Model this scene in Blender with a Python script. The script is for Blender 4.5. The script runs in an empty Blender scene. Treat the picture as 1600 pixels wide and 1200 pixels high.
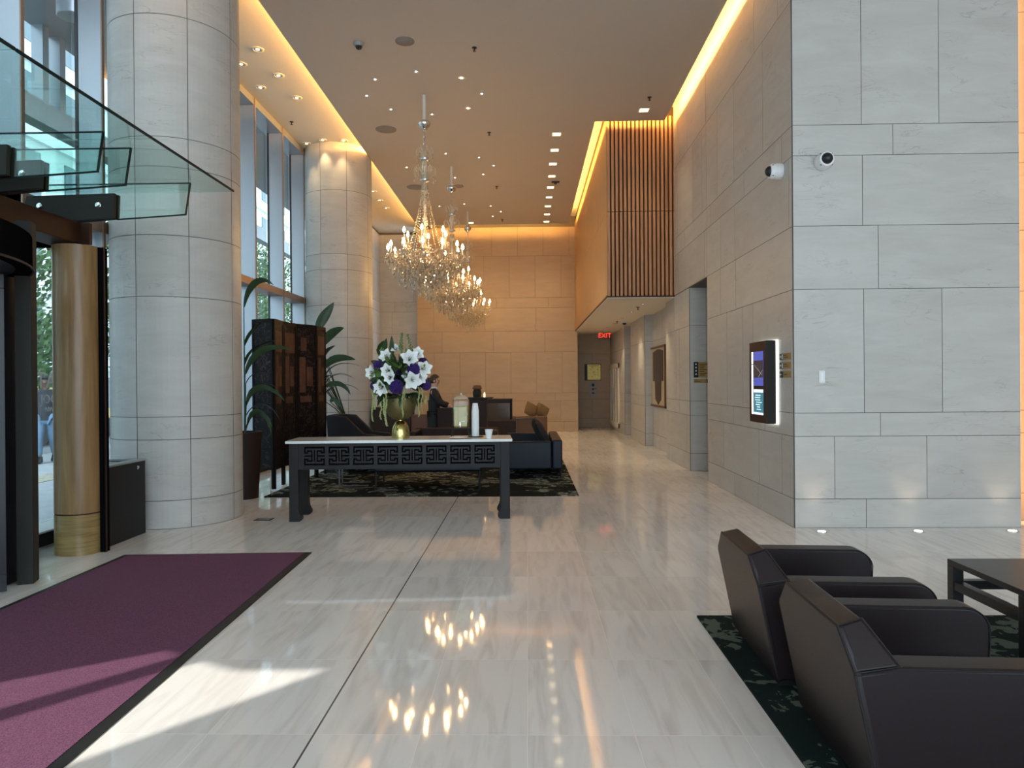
import bpy, bmesh, math, random
from mathutils import Vector, Matrix, noise
random.seed(7)
S = bpy.context.scene
COL = S.collection
PI = math.pi
R = math.radians

# ------------------------------------------------------------------ camera
YAW, PITCH, ROLL, FPX, CAMZ = 0.0221, -0.0025, -0.0075, 1110.0, 1.5
_f = Vector((-math.sin(YAW)*math.cos(PITCH), math.cos(YAW)*math.cos(PITCH), math.sin(PITCH)))
_r0 = Vector((math.cos(YAW), math.sin(YAW), 0)); _u0 = _r0.cross(_f)
_r = _r0*math.cos(ROLL) + _u0*math.sin(ROLL); _u = -_r0*math.sin(ROLL) + _u0*math.cos(ROLL)
cam_d = bpy.data.cameras.new('camera'); cam = bpy.data.objects.new('camera', cam_d); COL.objects.link(cam)
m = Matrix((_r, _u, -_f)).transposed().to_4x4(); m.translation = Vector((0, 0, CAMZ))
cam.matrix_world = m
cam_d.sensor_width = 36; cam_d.lens = FPX/1600*36; cam_d.clip_start = 0.05; cam_d.clip_end = 400
S.camera = cam

def pt(x, y, Y=None, X=None, z=None):
    """a spot measured on the photograph, put at a known depth / wall plane / height"""
    d = _f + _r*((x-800)/FPX) + _u*((600-y)/FPX)
    t = X/d.x if X is not None else Y/d.y if Y is not None else (z-CAMZ)/d.z
    return Vector((d.x*t, d.y*t, CAMZ+d.z*t))

# ------------------------------------------------------------------ world, sun, exposure
S.view_settings.view_transform = 'Standard'; S.view_settings.look = 'None'
S.view_settings.gamma = 1; S.view_settings.exposure = 0.93; S.view_settings.use_curve_mapping = False
W = bpy.data.worlds.new('world'); S.world = W; W.use_nodes = True
wn = W.node_tree; wn.nodes.clear()
wo = wn.nodes.new('ShaderNodeOutputWorld'); wb = wn.nodes.new('ShaderNodeBackground')
wb.inputs[0].default_value = (0.68, 0.85, 1.0, 1); wb.inputs[1].default_value = 2.35
wn.links.new(wb.outputs[0], wo.inputs[0])
sd = bpy.data.lights.new('sun', 'SUN'); sd.energy = 2.6; sd.angle = R(0.6); sd.color = (1, .95, .86)
sun = bpy.data.objects.new('sun', sd); COL.objects.link(sun)
sun.rotation_euler = Vector((0.63*1.428, 0.77*1.428, -1)).to_track_quat('-Z', 'Y').to_euler(); sun.location = (-10, -10, 20)
cy = S.cycles
cy.max_bounces = 8; cy.diffuse_bounces = 5; cy.glossy_bounces = 4; cy.transmission_bounces = 8; cy.transparent_max_bounces = 16
cy.caustics_reflective = False; cy.caustics_refractive = False
cy.sample_clamp_indirect = 4; cy.use_denoising = True; cy.blur_glossy = 0.2
try: cy.denoiser = 'OPENIMAGEDENOISE'
except Exception: pass

WARM = (1.0, 0.52, 0.13)
def area(name, a, b, width, direction, power, color=WARM, spread=180):
    """a linear LED strip from a to b"""
    a = Vector(a); b = Vector(b); L = (b-a).length; ax = (b-a).normalized()
    d = Vector(direction).normalized(); zax = -d; yax = zax.cross(ax).normalized(); zax = ax.cross(yax)
    ld = bpy.data.lights.new(name, 'AREA'); ld.shape = 'RECTANGLE'; ld.size = L; ld.size_y = width
    ld.energy = power; ld.color = color; ld.spread = R(spread)
    o = bpy.data.objects.new(name, ld); COL.objects.link(o)
    mm = Matrix((ax, yax, zax)).transposed().to_4x4(); mm.translation = (a+b)/2; o.matrix_world = mm
    return o
ZC = 6.16      # main ceiling
area('cove_strip_right', (2.40, 7.4, 6.23), (2.40, 12.6, 6.23), .03, (1, 0, .12), 58)
area('cove_strip_left', (-2.98, 2.0, 6.245), (-2.98, 20.9, 6.245), .05, (-1, 0, .12), 250)
area('cove_strip_box_side', (1.17, 12.9, 6.23), (1.17, 20.8, 6.23), .03, (1, 0, .4), 62)
area('cove_strip_box_front', (1.3, 12.70, 6.23), (2.6, 12.70, 6.23), .03, (0, 1, .4), 14)
area('cove_strip_back', (-3.1, 20.88, 6.23), (1.1, 20.88, 6.23), .03, (0, 1, .15), 26)
area('slot_strip_side', (5.0, 7.45, .1), (5.0, 7.45, 6.1), .03, (1, .25, 0), 20, (1, .58, .30))

# ------------------------------------------------------------------ materials
def new_mat(name):
    m_ = bpy.data.materials.new(name); m_.use_nodes = True
    nt = m_.node_tree; return m_, nt, nt.nodes['Principled BSDF']
def N(nt, t, **kw):
    n = nt.nodes.new(t)
    for k, v in kw.items(): setattr(n, k, v)
    return n
def plain(name, color, rough=.5, metal=0, spec=.5, noise_amt=0.0, nscale=20, coat=0, bump=0, trans=0, ior=1.45, sheen=0):
    m_, nt, b = new_mat(name)
    b.inputs['Roughness'].default_value = rough; b.inputs['Metallic'].default_value = metal
    b.inputs['Specular IOR Level'].default_value = spec; b.inputs['Coat Weight'].default_value = coat
    b.inputs['Transmission Weight'].default_value = trans; b.inputs['IOR'].default_value = ior
    b.inputs['Sheen Weight'].default_value = sheen
    tc = N(nt, 'ShaderNodeTexCoord'); nz = N(nt, 'ShaderNodeTexNoise'); nz.inputs['Scale'].default_value = nscale; nz.inputs['Detail'].default_value = 4
    nt.links.new(tc.outputs['Object'], nz.inputs['Vector'])
    r = N(nt, 'ShaderNodeMix', data_type='RGBA')
    a = max(noise_amt, .02)
    r.inputs[6].default_value = tuple(c*(1-a) for c in color)+(1,); r.inputs[7].default_value = tuple(min(1, c*(1+a)) for c in color)+(1,)
    nt.links.new(nz.outputs[0], r.inputs[0]); nt.links.new(r.outputs[2], b.inputs['Base Color'])
    if bump:
        bp = N(nt, 'ShaderNodeBump'); bp.inputs['Strength'].default_value = bump; bp.inputs['Distance'].default_value = .01
        nt.links.new(nz.outputs[0], bp.inputs['Height']); nt.links.new(bp.outputs[0], b.inputs['Normal'])
    return m_
def emis(name, color, strength, sample=True):
    m_, nt, b = new_mat(name); b.inputs['Base Color'].default_value = (*color, 1)
    b.inputs['Emission Color'].default_value = (*color, 1); b.inputs['Emission Strength'].default_value = strength
    if not sample: m_.cycles.emission_sampling = 'NONE'
    return m_
def wood(name, c1, c2, rough=.4, scale=(14, 14, 1.2), coat=0):
    m_, nt, b = new_mat(name); b.inputs['Roughness'].default_value = rough; b.inputs['Coat Weight'].default_value = coat
    tc = N(nt, 'ShaderNodeTexCoord'); mp = N(nt, 'ShaderNodeMapping'); mp.inputs['Scale'].default_value = scale
    nz = N(nt, 'ShaderNodeTexNoise'); nz.inputs['Scale'].default_value = 1.5; nz.inputs['Detail'].default_value = 6; nz.inputs['Distortion'].default_value = 1.2
    cr = N(nt, 'ShaderNodeValToRGB'); cr.color_ramp.elements[0].position = .3; cr.color_ramp.elements[1].position = .7
    cr.color_ramp.elements[0].color = (*c1, 1); cr.color_ramp.elements[1].color = (*c2, 1)
    L = nt.links.new
    L(tc.outputs['Object'], mp.inputs[0]); L(mp.outputs[0], nz.inputs['Vector']); L(nz.outputs[0], cr.inputs[0]); L(cr.outputs[0], b.inputs['Base Color'])
    return m_
def stone(name, c_lo, c_hi, rough=.45, vein=.5):
    """limestone slabs: tone per slab comes from a colour attribute, fine drifting veins"""
    m_, nt, b = new_mat(name); L = nt.links.new
    b.inputs['Roughness'].default_value = rough
    at = N(nt, 'ShaderNodeAttribute', attribute_name='tone')
    tc = N(nt, 'ShaderNodeTexCoord'); mp = N(nt, 'ShaderNodeMapping'); mp.inputs['Scale'].default_value = (1, 1, 4.5)
    mp.inputs['Rotation'].default_value = (R(12), R(14), 0)
    ad = N(nt, 'ShaderNodeVectorMath', operation='MULTIPLY_ADD'); ad.inputs[1].default_value = (31, 17, 23)
    L(at.outputs['Vector'], ad.inputs[0]); L(tc.outputs['Object'], ad.inputs[2]); L(ad.outputs[0], mp.inputs[0])
    n1 = N(nt, 'ShaderNodeTexNoise'); n1.inputs['Scale'].default_value = 1.3; n1.inputs['Detail'].default_value = 8; n1.inputs['Roughness'].default_value = .62; n1.inputs['Distortion'].default_value = .7
    L(mp.outputs[0], n1.inputs['Vector'])
    mr = N(nt, 'ShaderNodeMapRange'); mr.inputs[1].default_value = .3; mr.inputs[2].default_value = .7; L(n1.outputs[0], mr.inputs[0])
    # thin veins: |noise-.5| small
    n2 = N(nt, 'ShaderNodeTexNoise'); n2.inputs['Scale'].default_value = 1.9; n2.inputs['Detail'].default_value = 6; n2.inputs['Distortion'].default_value = 1.2
    L(mp.outputs[0], n2.inputs['Vector'])
    sb = N(nt, 'ShaderNodeMath', operation='SUBTRACT'); sb.inputs[1].default_value = .5; L(n2.outputs[0], sb.inputs[0])
    ab = N(nt, 'ShaderNodeMath', operation='ABSOLUTE'); L(sb.outputs[0], ab.inputs[0])
    vr = N(nt, 'ShaderNodeMapRange'); vr.inputs[1].default_value = 0; vr.inputs[2].default_value = .018; vr.inputs[3].default_value = vein; vr.inputs[4].default_value = 0; L(ab.outputs[0], vr.inputs[0])
    n3 = N(nt, 'ShaderNodeTexNoise'); n3.inputs['Scale'].default_value = 2.2; L(tc.outputs['Object'], n3.inputs['Vector'])
    mk = N(nt, 'ShaderNodeMapRange'); mk.inputs[1].default_value = .5; mk.inputs[2].default_value = .66; L(n3.outputs[0], mk.inputs[0])
    vm = N(nt, 'ShaderNodeMath', operation='MULTIPLY'); L(vr.outputs[0], vm.inputs[0]); L(mk.outputs[0], vm.inputs[1])
    f = N(nt, 'ShaderNodeMath', operation='MULTIPLY_ADD'); f.inputs[1].default_value = .55; L(mr.outputs[0], f.inputs[0])
    sp = N(nt, 'ShaderNodeMath', operation='MULTIPLY'); sp.inputs[1].default_value = .45; L(at.outputs['Fac'], sp.inputs[0]); L(sp.outputs[0], f.inputs[2])
    mx = N(nt, 'ShaderNodeMix', data_type='RGBA'); mx.inputs[6].default_value = (*c_lo, 1); mx.inputs[7].default_value = (*c_hi, 1); L(f.outputs[0], mx.inputs[0])
    m2 = N(nt, 'ShaderNodeMix', data_type='RGBA'); m2.inputs[7].default_value = tuple(c*.5 for c in c_lo)+(1,); L(mx.outputs[2], m2.inputs[6]); L(vm.outputs[0], m2.inputs[0])
    L(m2.outputs[2], b.inputs['Base Color'])
    return m_
def floor_mat():
    m_, nt, b = new_mat('polished_marble'); L = nt.links.new
    tc = N(nt, 'ShaderNodeTexCoord'); sx = N(nt, 'ShaderNodeSeparateXYZ'); L(tc.outputs['Object'], sx.inputs[0])
    def axis(o, per, off, w):
        d = N(nt, 'ShaderNodeMath', operation='MULTIPLY_ADD'); d.inputs[1].default_value = 1/per; d.inputs[2].default_value = -off/per; L(o, d.inputs[0])
        fl = N(nt, 'ShaderNodeMath', operation='FLOOR'); L(d.outputs[0], fl.inputs[0])
        fr = N(nt, 'ShaderNodeMath', operation='FRACT'); L(d.outputs[0], fr.inputs[0])
        s = N(nt, 'ShaderNodeMath', operation='SUBTRACT'); s.inputs[1].default_value = .5; L(fr.outputs[0], s.inputs[0])
        a_ = N(nt, 'ShaderNodeMath', operation='ABSOLUTE'); L(s.outputs[0], a_.inputs[0])
        g = N(nt, 'ShaderNodeMath', operation='GREATER_THAN'); g.inputs[1].default_value = .5 - w/per; L(a_.outputs[0], g.inputs[0])
        return fl, g
    fx, gx = axis(sx.outputs[0], .4575, -.012, .0022)
    fy, gy = axis(sx.outputs[1], .82, 3.015, .0026)
    # every sixth seam is a dark movement joint
    dj = N(nt, 'ShaderNodeMath', operation='COMPARE'); dj.inputs[1].default_value = -.926; dj.inputs[2].default_value = .0045; L(sx.outputs[0], dj.inputs[0])
    cb = N(nt, 'ShaderNodeCombineXYZ'); L(fx.outputs[0], cb.inputs[0]); L(fy.outputs[0], cb.inputs[1])
    wn_ = N(nt, 'ShaderNodeTexWhiteNoise'); L(cb.outputs[0], wn_.inputs['Vector'])
    ad = N(nt, 'ShaderNodeVectorMath', operation='MULTIPLY_ADD'); ad.inputs[1].default_value = (9, 13, 5); L(wn_.outputs['Color'], ad.inputs[0]); L(tc.outputs['Object'], ad.inputs[2])
    mp = N(nt, 'ShaderNodeMapping'); mp.inputs['Scale'].default_value = (9, 1.0, 1); mp.inputs['Rotation'].default_value = (0, 0, R(-16)); L(ad.outputs[0], mp.inputs[0])
    n1 = N(nt, 'ShaderNodeTexNoise'); n1.inputs['Scale'].default_value = 1.5; n1.inputs['Detail'].default_value = 7; n1.inputs['Distortion'].default_value = .8; L(mp.outputs[0], n1.inputs['Vector'])
    cr = N(nt, 'ShaderNodeValToRGB'); e = cr.color_ramp.elements
    e[0].position = .25; e[0].color = (.69, .65, .61, 1); e[1].position = .55; e[1].color = (.86, .825, .785, 1)
    L(n1.outputs[0], cr.inputs[0])
    hs = N(nt, 'ShaderNodeHueSaturation'); mr = N(nt, 'ShaderNodeMapRange'); mr.inputs[3].default_value = .93; mr.inputs[4].default_value = 1.05; L(wn_.outputs['Value'], mr.inputs[0])
    L(mr.outputs[0], hs.inputs['Value']); L(cr.outputs[0], hs.inputs['Color'])
    gm = N(nt, 'ShaderNodeMath', operation='MAXIMUM'); L(gx.outputs[0], gm.inputs[0]); L(gy.outputs[0], gm.inputs[1])
    m1 = N(nt, 'ShaderNodeMix', data_type='RGBA'); m1.inputs[7].default_value = (.90, .87, .82, 1); L(gm.outputs[0], m1.inputs[0]); L(hs.outputs[0], m1.inputs[6])
    m2 = N(nt, 'ShaderNodeMix', data_type='RGBA'); m2.inputs[7].default_value = (.10, .09, .08, 1); L(dj.outputs[0], m2.inputs[0]); L(m1.outputs[2], m2.inputs[6])
    L(m2.outputs[2], b.inputs['Base Color'])
    n4 = N(nt, 'ShaderNodeTexNoise'); n4.inputs['Scale'].default_value = 3; L(tc.outputs['Object'], n4.inputs['Vector'])
    rr = N(nt, 'ShaderNodeMapRange'); rr.inputs[3].default_value = .03; rr.inputs[4].default_value = .07; L(n4.outputs[0], rr.inputs[0]); L(rr.outputs[0], b.inputs['Roughness'])
    b.inputs['Specular IOR Level'].default_value = .62
    return m_
def rug_mat(name, base, light, mid, scale, thr):
    m_, nt, b = new_mat(name); L = nt.links.new; b.inputs['Roughness'].default_value = .95; b.inputs['Specular IOR Level'].default_value = .1
    tc = N(nt, 'ShaderNodeTexCoord')
    nz = N(nt, 'ShaderNodeTexNoise'); nz.inputs['Scale'].default_value = scale; nz.inputs['Detail'].default_value = 4; nz.inputs['Distortion'].default_value = 1.5; nz.inputs['Roughness'].default_value = .45
    big = N(nt, 'ShaderNodeTexNoise'); big.inputs['Scale'].default_value = scale*.22; big.inputs['Detail'].default_value = 1
    vo = N(nt, 'ShaderNodeTexVoronoi'); vo.inputs['Scale'].default_value = scale*1.6
    for n in (nz, big, vo): L(tc.outputs['Object'], n.inputs['Vector'])
    s = N(nt, 'ShaderNodeMath', operation='MULTIPLY_ADD'); s.inputs[1].default_value = .9; L(big.outputs[0], s.inputs[0]); L(nz.outputs[0], s.inputs[2])
    v2 = N(nt, 'ShaderNodeMath', operation='MULTIPLY_ADD'); v2.inputs[1].default_value = -.22; L(vo.outputs['Distance'], v2.inputs[0]); L(s.outputs[0], v2.inputs[2])
    cr = N(nt, 'ShaderNodeValToRGB'); cr.color_ramp.interpolation = 'CONSTANT'; e = cr.color_ramp.elements
    e[0].position = 0; e[0].color = (*base, 1); e[1].position = thr; e[1].color = (*mid, 1)
    q = cr.color_ramp.elements.new(thr+.05); q.color = (*light, 1); q = cr.color_ramp.elements.new(thr+.15); q.color = (*mid, 1)
    L(v2.outputs[0], cr.inputs[0]); L(cr.outputs[0], b.inputs['Base Color'])
    return m_
def mat_mat():
    m_, nt, b = new_mat('plum_ribbed_carpet'); L = nt.links.new; b.inputs['Roughness'].default_value = .9; b.inputs['Specular IOR Level'].default_value = .15
    tc = N(nt, 'ShaderNodeTexCoord'); mp = N(nt, 'ShaderNodeMapping'); mp.inputs['Scale'].default_value = (38, 38, 38); mp.inputs['Rotation'].default_value = (0, 0, R(20))
    wv = N(nt, 'ShaderNodeTexWave'); wv.inputs['Scale'].default_value = 1.6; wv.inputs['Distortion'].default_value = 3; wv.inputs['Detail'].default_value = 2
    nz = N(nt, 'ShaderNodeTexNoise'); nz.inputs['Scale'].default_value = 4; nz.inputs['Detail'].default_value = 3
    L(tc.outputs['Object'], mp.inputs[0]); L(mp.outputs[0], wv.inputs['Vector']); L(mp.outputs[0], nz.inputs['Vector'])
    mu = N(nt, 'ShaderNodeMath', operation='MULTIPLY'); L(wv.outputs['Fac'], mu.inputs[0]); L(nz.outputs[0], mu.inputs[1])
    cr = N(nt, 'ShaderNodeValToRGB'); e = cr.color_ramp.elements; e[0].position = .1; e[0].color = (.055, .018, .042, 1); e[1].position = .6; e[1].color = (.34, .15, .25, 1)
    L(mu.outputs[0], cr.inputs[0]); L(cr.outputs[0], b.inputs['Base Color'])
    return m_
def glass_mat(name, tint, alpha_face=.12, rough=0.0, graze=.55):
    """thin sheet glass: mostly straight-through, clear reflection that grows at grazing angles"""
    m_ = bpy.data.materials.new(name); m_.use_nodes = True; nt = m_.node_tree; nt.nodes.clear(); L = nt.links.new
    o = N(nt, 'ShaderNodeOutputMaterial'); tr = N(nt, 'ShaderNodeBsdfTransparent'); gl = N(nt, 'ShaderNodeBsdfGlossy'); mx = N(nt, 'ShaderNodeMixShader'); fr = N(nt, 'ShaderNodeMath', operation='MULTIPLY_ADD'); lw = N(nt, 'ShaderNodeLayerWeight'); pw = N(nt, 'ShaderNodeMath', operation='POWER')
    tr.inputs[0].default_value = (*tint, 1); gl.inputs['Roughness'].default_value = rough; lw.inputs[0].default_value = .5; pw.inputs[1].default_value = 4.5; fr.inputs[1].default_value = .7; fr.inputs[2].default_value = .035
    L(lw.outputs['Facing'], pw.inputs[0]); L(pw.outputs[0], fr.inputs[0])
    L(fr.outputs[0], mx.inputs[0]); L(tr.outputs[0], mx.inputs[1]); L(gl.outputs[0], mx.inputs[2]); L(mx.outputs[0], o.inputs[0])
    return m_
M = {}
M['stone'] = stone('limestone_slabs', (.44, .42, .385), (.58, .565, .53))
M['stone_warm_lit'] = stone('warm_lit_limestone_slabs', (.345, .24, .14), (.43, .315, .195), vein=.25)  # same limestone, with the warm lamp light put into its colour
M['joint'] = plain('stone_joint', (.14, .125, .11), .8)
M['floor'] = floor_mat()
M['ceiling'] = plain('grey_ceiling_paint', (.50, .44, .385), .8, nscale=2)
M['white_paint'] = plain('warm_white_paint', (.72, .66, .56), .7)
M['oak'] = wood('oak_veneer', (.22, .118, .042), (.35, .205, .08), .36, (10, 10, .8), coat=.1)
M['oak_h'] = wood('oak_veneer_banded', (.22, .14, .05), (.40, .27, .10), .3, (1.5, 1.5, 26), coat=.15)
M['slat'] = wood('walnut_slats', (.34, .16, .075), (.52, .28, .14), .65, (16, 16, 1))
M['box_veneer'] = wood('walnut_veneer', (.36, .20, .09), (.46, .27, .13), .45, (16, 10, .9))
M['dark_gap'] = plain('dark_backing', (.05, .025, .014), .8)
M['bronze'] = plain('bronze_beam', (.04, .015, .008), .5, spec=.25)
M['black_metal'] = plain('black_metal', (.014, .014, .018), .35, spec=.5)
M['dark_plate'] = plain('dark_steel_plate', (.030, .028, .025), .55, spec=.15)
M['matte_black'] = plain('matte_black_metal', (.005, .005, .006), .9, spec=0.0)
M['grey_metal'] = plain('painted_grey_metal', (.10, .10, .105), .4)
M['grey_plate'] = plain('grey_wall_plate', (.30, .29, .28), .5)
M['fin'] = plain('grey_metal_fin', (.34, .36, .39), .32, metal=.55)
M['mullion'] = plain('dark_mullion', (.03, .028, .03), .4)
M['transom'] = plain('bronze_transom', (.30, .20, .15), .4, metal=.4)
M['glass'] = glass_mat('clear_window_glass', (.90, .95, .95))
M['green_glass'] = glass_mat('green_canopy_glass', (.86, .945, .92))
M['glass_edge'] = plain('glass_edge', (.010, .022, .02), .4, spec=.1)
M['chrome'] = plain('chrome', (.75, .75, .75), .12, metal=1)
M['steel'] = plain('brushed_steel', (.55, .55, .56), .3, metal=1)
M['leather'] = plain('dark_brown_leather', (.016, .0105, .0112), .38, noise_amt=.12, nscale=60, bump=.03, spec=.30)
M['seam'] = plain('leather_seam', (.008, .006, .007), .6)
M['blackwood'] = plain('black_lacquered_wood', (.014, .014, .016), .28)
M['charcoal'] = plain('charcoal_painted_wood', (.020, .018, .018), .45, spec=.2)
M['marble_top'] = plain('white_stone_top', (.72, .74, .71), .12, noise_amt=.12, nscale=60)
M['navy'] = plain('navy_leather', (.006, .009, .018), .42, spec=.28)
M['navy_dark'] = plain('near_black_fabric', (.012, .011, .014), .8)
M['brown_leather'] = plain('brown_leather', (.13, .06, .028), .45)
M['brown_fabric'] = plain('tan_cushion_fabric', (.20, .12, .055), .85)
M['desk'] = plain('dark_brown_desk', (.032, .018, .014), .5, spec=.2)
M['desk_lit'] = plain('lit_desk_panel', (.15, .062, .03), .45)  # lit stretch of the brown desk, its light put into the colour
M['brass'] = plain('polished_brass', (.52, .42, .16), .16, metal=1)
M['brass_satin'] = plain('satin_brass', (.17, .135, .055), .45, metal=.75)
M['gold_plate'] = plain('gold_sign_plate', (.42, .27, .09), .45, metal=.5)
M['black'] = plain('black', (.01, .01, .01), .5)
M['white'] = plain('white_plastic', (.78, .78, .77), .35)
M['paper'] = plain('white_paper', (.85, .88, .88), .6)
def crystal_mat():
    m_, nt, b = new_mat('cut_crystal'); L = nt.links.new
    at = N(nt, 'ShaderNodeAttribute', attribute_name='tone'); mx = N(nt, 'ShaderNodeMix', data_type='RGBA')
    mx.inputs[6].default_value = (.45, .33, .19, 1); mx.inputs[7].default_value = (1, .88, .66, 1); L(at.outputs['Fac'], mx.inputs[0]); L(mx.outputs[2], b.inputs['Base Color'])  # glints, dark gaps and the bulbs' gold are put into the bead colour
    b.inputs['Roughness'].default_value = .07; b.inputs['Transmission Weight'].default_value = .3; b.inputs['IOR'].default_value = 1.6; b.inputs['Specular IOR Level'].default_value = 1
    return m_
M['crystal'] = crystal_mat()
M['bulb'] = emis('candle_bulb_glow', (1, .60, .24), 62, True)
M['lamp_cool'] = emis('downlight_glow', (1, .92, .78), 6, False)
M['lamp_warm'] = emis('downlight_warm_glow', (1, .78, .45), 3, False)
M['rug'] = rug_mat('green_black_patterned_rug', (.010, .020, .019), (.22, .26, .20), (.10, .13, .105), 8.0, .95)
M['rug2'] = rug_mat('dark_lounge_rug', (.008, .011, .011), (.26, .28, .23), (.06, .075, .065), 4.0, .88)
M['plum'] = mat_mat()
M['leaf'] = plain('deep_green_leaf', (.030, .060, .022), .35, noise_amt=.35, nscale=7)
M['leaf_light'] = plain('bright_green_leaf', (.12, .20, .05), .45, noise_amt=.3, nscale=9)
M['petal'] = plain('white_lily_petal', (.86, .90, .88), .5)
M['purple'] = plain('purple_blossom', (.04, .016, .14), .7, noise_amt=.75, nscale=60)
M['amaranth'] = plain('pale_green_amaranth', (.34, .38, .16), .8, noise_amt=.3, nscale=90)
M['stamen'] = plain('brown_stamen', (.16, .07, .02), .7)
M['skin'] = plain('skin', (.56, .33, .24), .5)
M['skin_dark'] = plain('skin_brown', (.22, .12, .08), .5)
M['hair'] = plain('dark_brown_hair', (.05, .022, .014), .5)
M['suit'] = plain('black_suit', (.010, .009, .010), .7)
M['shirt'] = plain('white_shirt', (.6, .6, .62), .7)
M['tee'] = plain('charcoal_tee', (.06, .06, .07), .8)
M['jeans'] = plain('light_blue_jeans', (.22, .33, .48), .8)
M['jute'] = plain('brown_paper_bag', (.34, .22, .11), .8)

# ------------------------------------------------------------------ mesh helpers
class MB:
    def __init__(s): s.v = []; s.f = []; s.m = []; s.t = []
    def add(s, verts, faces, mi=0, tone=.5, T=None):
        o = len(s.v)
        for v in verts:
            v = Vector(v); s.v.append(T @ v if T is not None else v)
        for f in faces: s.f.append([i+o for i in f]); s.m.append(mi); s.t.append(tone)
        return s
    def box(s, x0, x1, y0, y1, z0, z1, mi=0, tone=.5, T=None):
        v = [(x, y, z) for z in (z0, z1) for x, y in ((x0, y0), (x1, y0), (x1, y1), (x0, y1))]
        return s.add(v, [(3, 2, 1, 0), (4, 5, 6, 7), (0, 1, 5, 4), (1, 2, 6, 5), (2, 3, 7, 6), (3, 0, 4, 7)], mi, tone, T)
    def prism(s, poly, a, b, axis='z', mi=0, T=None, tone=.5):
        """poly: 2D points; axis: direction of extrusion"""
        n = len(poly)
        def p(q, w): return {'z': (q[0], q[1], w), 'y': (q[0], w, q[1]), 'x': (w, q[0], q[1])}[axis]
        v = [p(q, a) for q in poly]+[p(q, b) for q in poly]
        return s.add(v, [tuple(range(n))[::-1], tuple(range(n, 2*n))]+[(i, (i+1) % n, n+(i+1) % n, n+i) for i in range(n)], mi, tone, T)
    def lathe(s, prof, seg=24, c=(0, 0), mi=0, T=None, caps=True):
        v = []; f = []; n = len(prof)
        for r, z in prof:
            for k in range(seg):
                a = 2*PI*k/seg; v.append((c[0]+r*math.cos(a), c[1]+r*math.sin(a), z))
        for i in range(n-1):
            for k in range(seg): f.append((i*seg+k, i*seg+(k+1) % seg, (i+1)*seg+(k+1) % seg, (i+1)*seg+k))
        if caps:
            f.append(tuple(range(seg))[::-1]); f.append(tuple(range((n-1)*seg, n*seg)))
        return s.add(v, f, mi, .5, T)
    def tube(s, pts, r, seg=8, mi=0, T=None):
        pts = [Vector(p) for p in pts]; rs = r if isinstance(r, (list, tuple)) else [r]*len(pts)
        v = []; f = []; up = Vector((0, 0, 1))
        for i, p in enumerate(pts):
            d = (pts[min(i+1, len(pts)-1)]-pts[max(i-1, 0)]).normalized()
            if i == 0:
                a = d.orthogonal().normalized()
            else:
                a = (a-d*a.dot(d)); a = a.normalized() if a.length > 1e-6 else d.orthogonal().normalized()
            b = d.cross(a)
            for k in range(seg):
                w = 2*PI*k/seg; v.append(p+(a*math.cos(w)+b*math.sin(w))*rs[i])
        for i in range(len(pts)-1):
            for k in range(seg): f.append((i*seg+k, i*seg+(k+1) % seg, (i+1)*seg+(k+1) % seg, (i+1)*seg+k))
        f.append(tuple(range(seg))[::-1]); f.append(tuple(range((len(pts)-1)*seg, len(pts)*seg)))
        return s.add(v, f, mi, .5, T)
    def ball(s, c, r, seg=12, rings=8, mi=0, sc=(1, 1, 1), T=None):
        v = [(c[0], c[1], c[2]-r*sc[2])]; f = []
        for i in range(1, rings):
            a = -PI/2+PI*i/rings
            for k in range(seg):
                w = 2*PI*k/seg; v.append((c[0]+r*sc[0]*math.cos(a)*math.cos(w), c[1]+r*sc[1]*math.cos(a)*math.sin(w), c[2]+r*sc[2]*math.sin(a)))
        v.append((c[0], c[1], c[2]+r*sc[2])); e = len(v)-1
        for k in range(seg): f.append((0, 1+(k+1) % seg, 1+k)); f.append((e, 1+(rings-2)*seg+k, 1+(rings-2)*seg+(k+1) % seg))
        for i in range(rings-2):
            for k in range(seg): f.append((1+i*seg+k, 1+i*seg+(k+1) % seg, 1+(i+1)*seg+(k+1) % seg, 1+(i+1)*seg+k))
        return s.add(v, f, mi, .5, T)
    def octa(s, c, r, h, mi=0):
        x, y, z = c
        return s.add([(x, y, z-h*1.3), (x+r, y, z), (x, y+r, z), (x-r, y, z), (x, y-r, z), (x, y, z+h)], [(0, 2, 1), (0, 3, 2), (0, 4, 3), (0, 1, 4), (5, 1, 2), (5, 2, 3), (5, 3, 4), (5, 4, 1)], mi, random.random()**1.5)
    def build(s, name, mats, parent=None, smooth=False, bevel=0, bseg=2, subsurf=0, loc=None):
        me = bpy.data.meshes.new(name); me.from_pydata([tuple(v) for v in s.v], [], s.f); me.update()
        if not isinstance(mats, (list, tuple)): mats = [mats]
        for q in mats: me.materials.append(M[q] if isinstance(q, str) else q)
        me.polygons.foreach_set('material_index', s.m)
        ca = me.color_attributes.new('tone', 'FLOAT_COLOR', 'CORNER'); buf = []
        for p in me.polygons:
            t = s.t[p.index]; buf += [t, (t*7.13) % 1, (t*3.77) % 1, 1]*p.loop_total
        ca.data.foreach_set('color', buf)
        if smooth:
            me.polygons.foreach_set('use_smooth', [True]*len(me.polygons))
            try: me.set_sharp_from_angle(angle=R(40))
            except Exception: pass
        o = bpy.data.objects.new(name, me); COL.objects.link(o)
        if parent is not None: o.parent = parent
        if loc is not None: o.location = loc
        if bevel:
            b = o.modifiers.new('bevel', 'BEVEL'); b.width = bevel; b.segments = bseg; b.limit_method = 'ANGLE'; b.angle_limit = R(40)
            me.polygons.foreach_set('use_smooth', [True]*len(me.polygons)); b.harden_normals = False
            w = o.modifiers.new('wn', 'WEIGHTED_NORMAL'); w.keep_sharp = True
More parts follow.
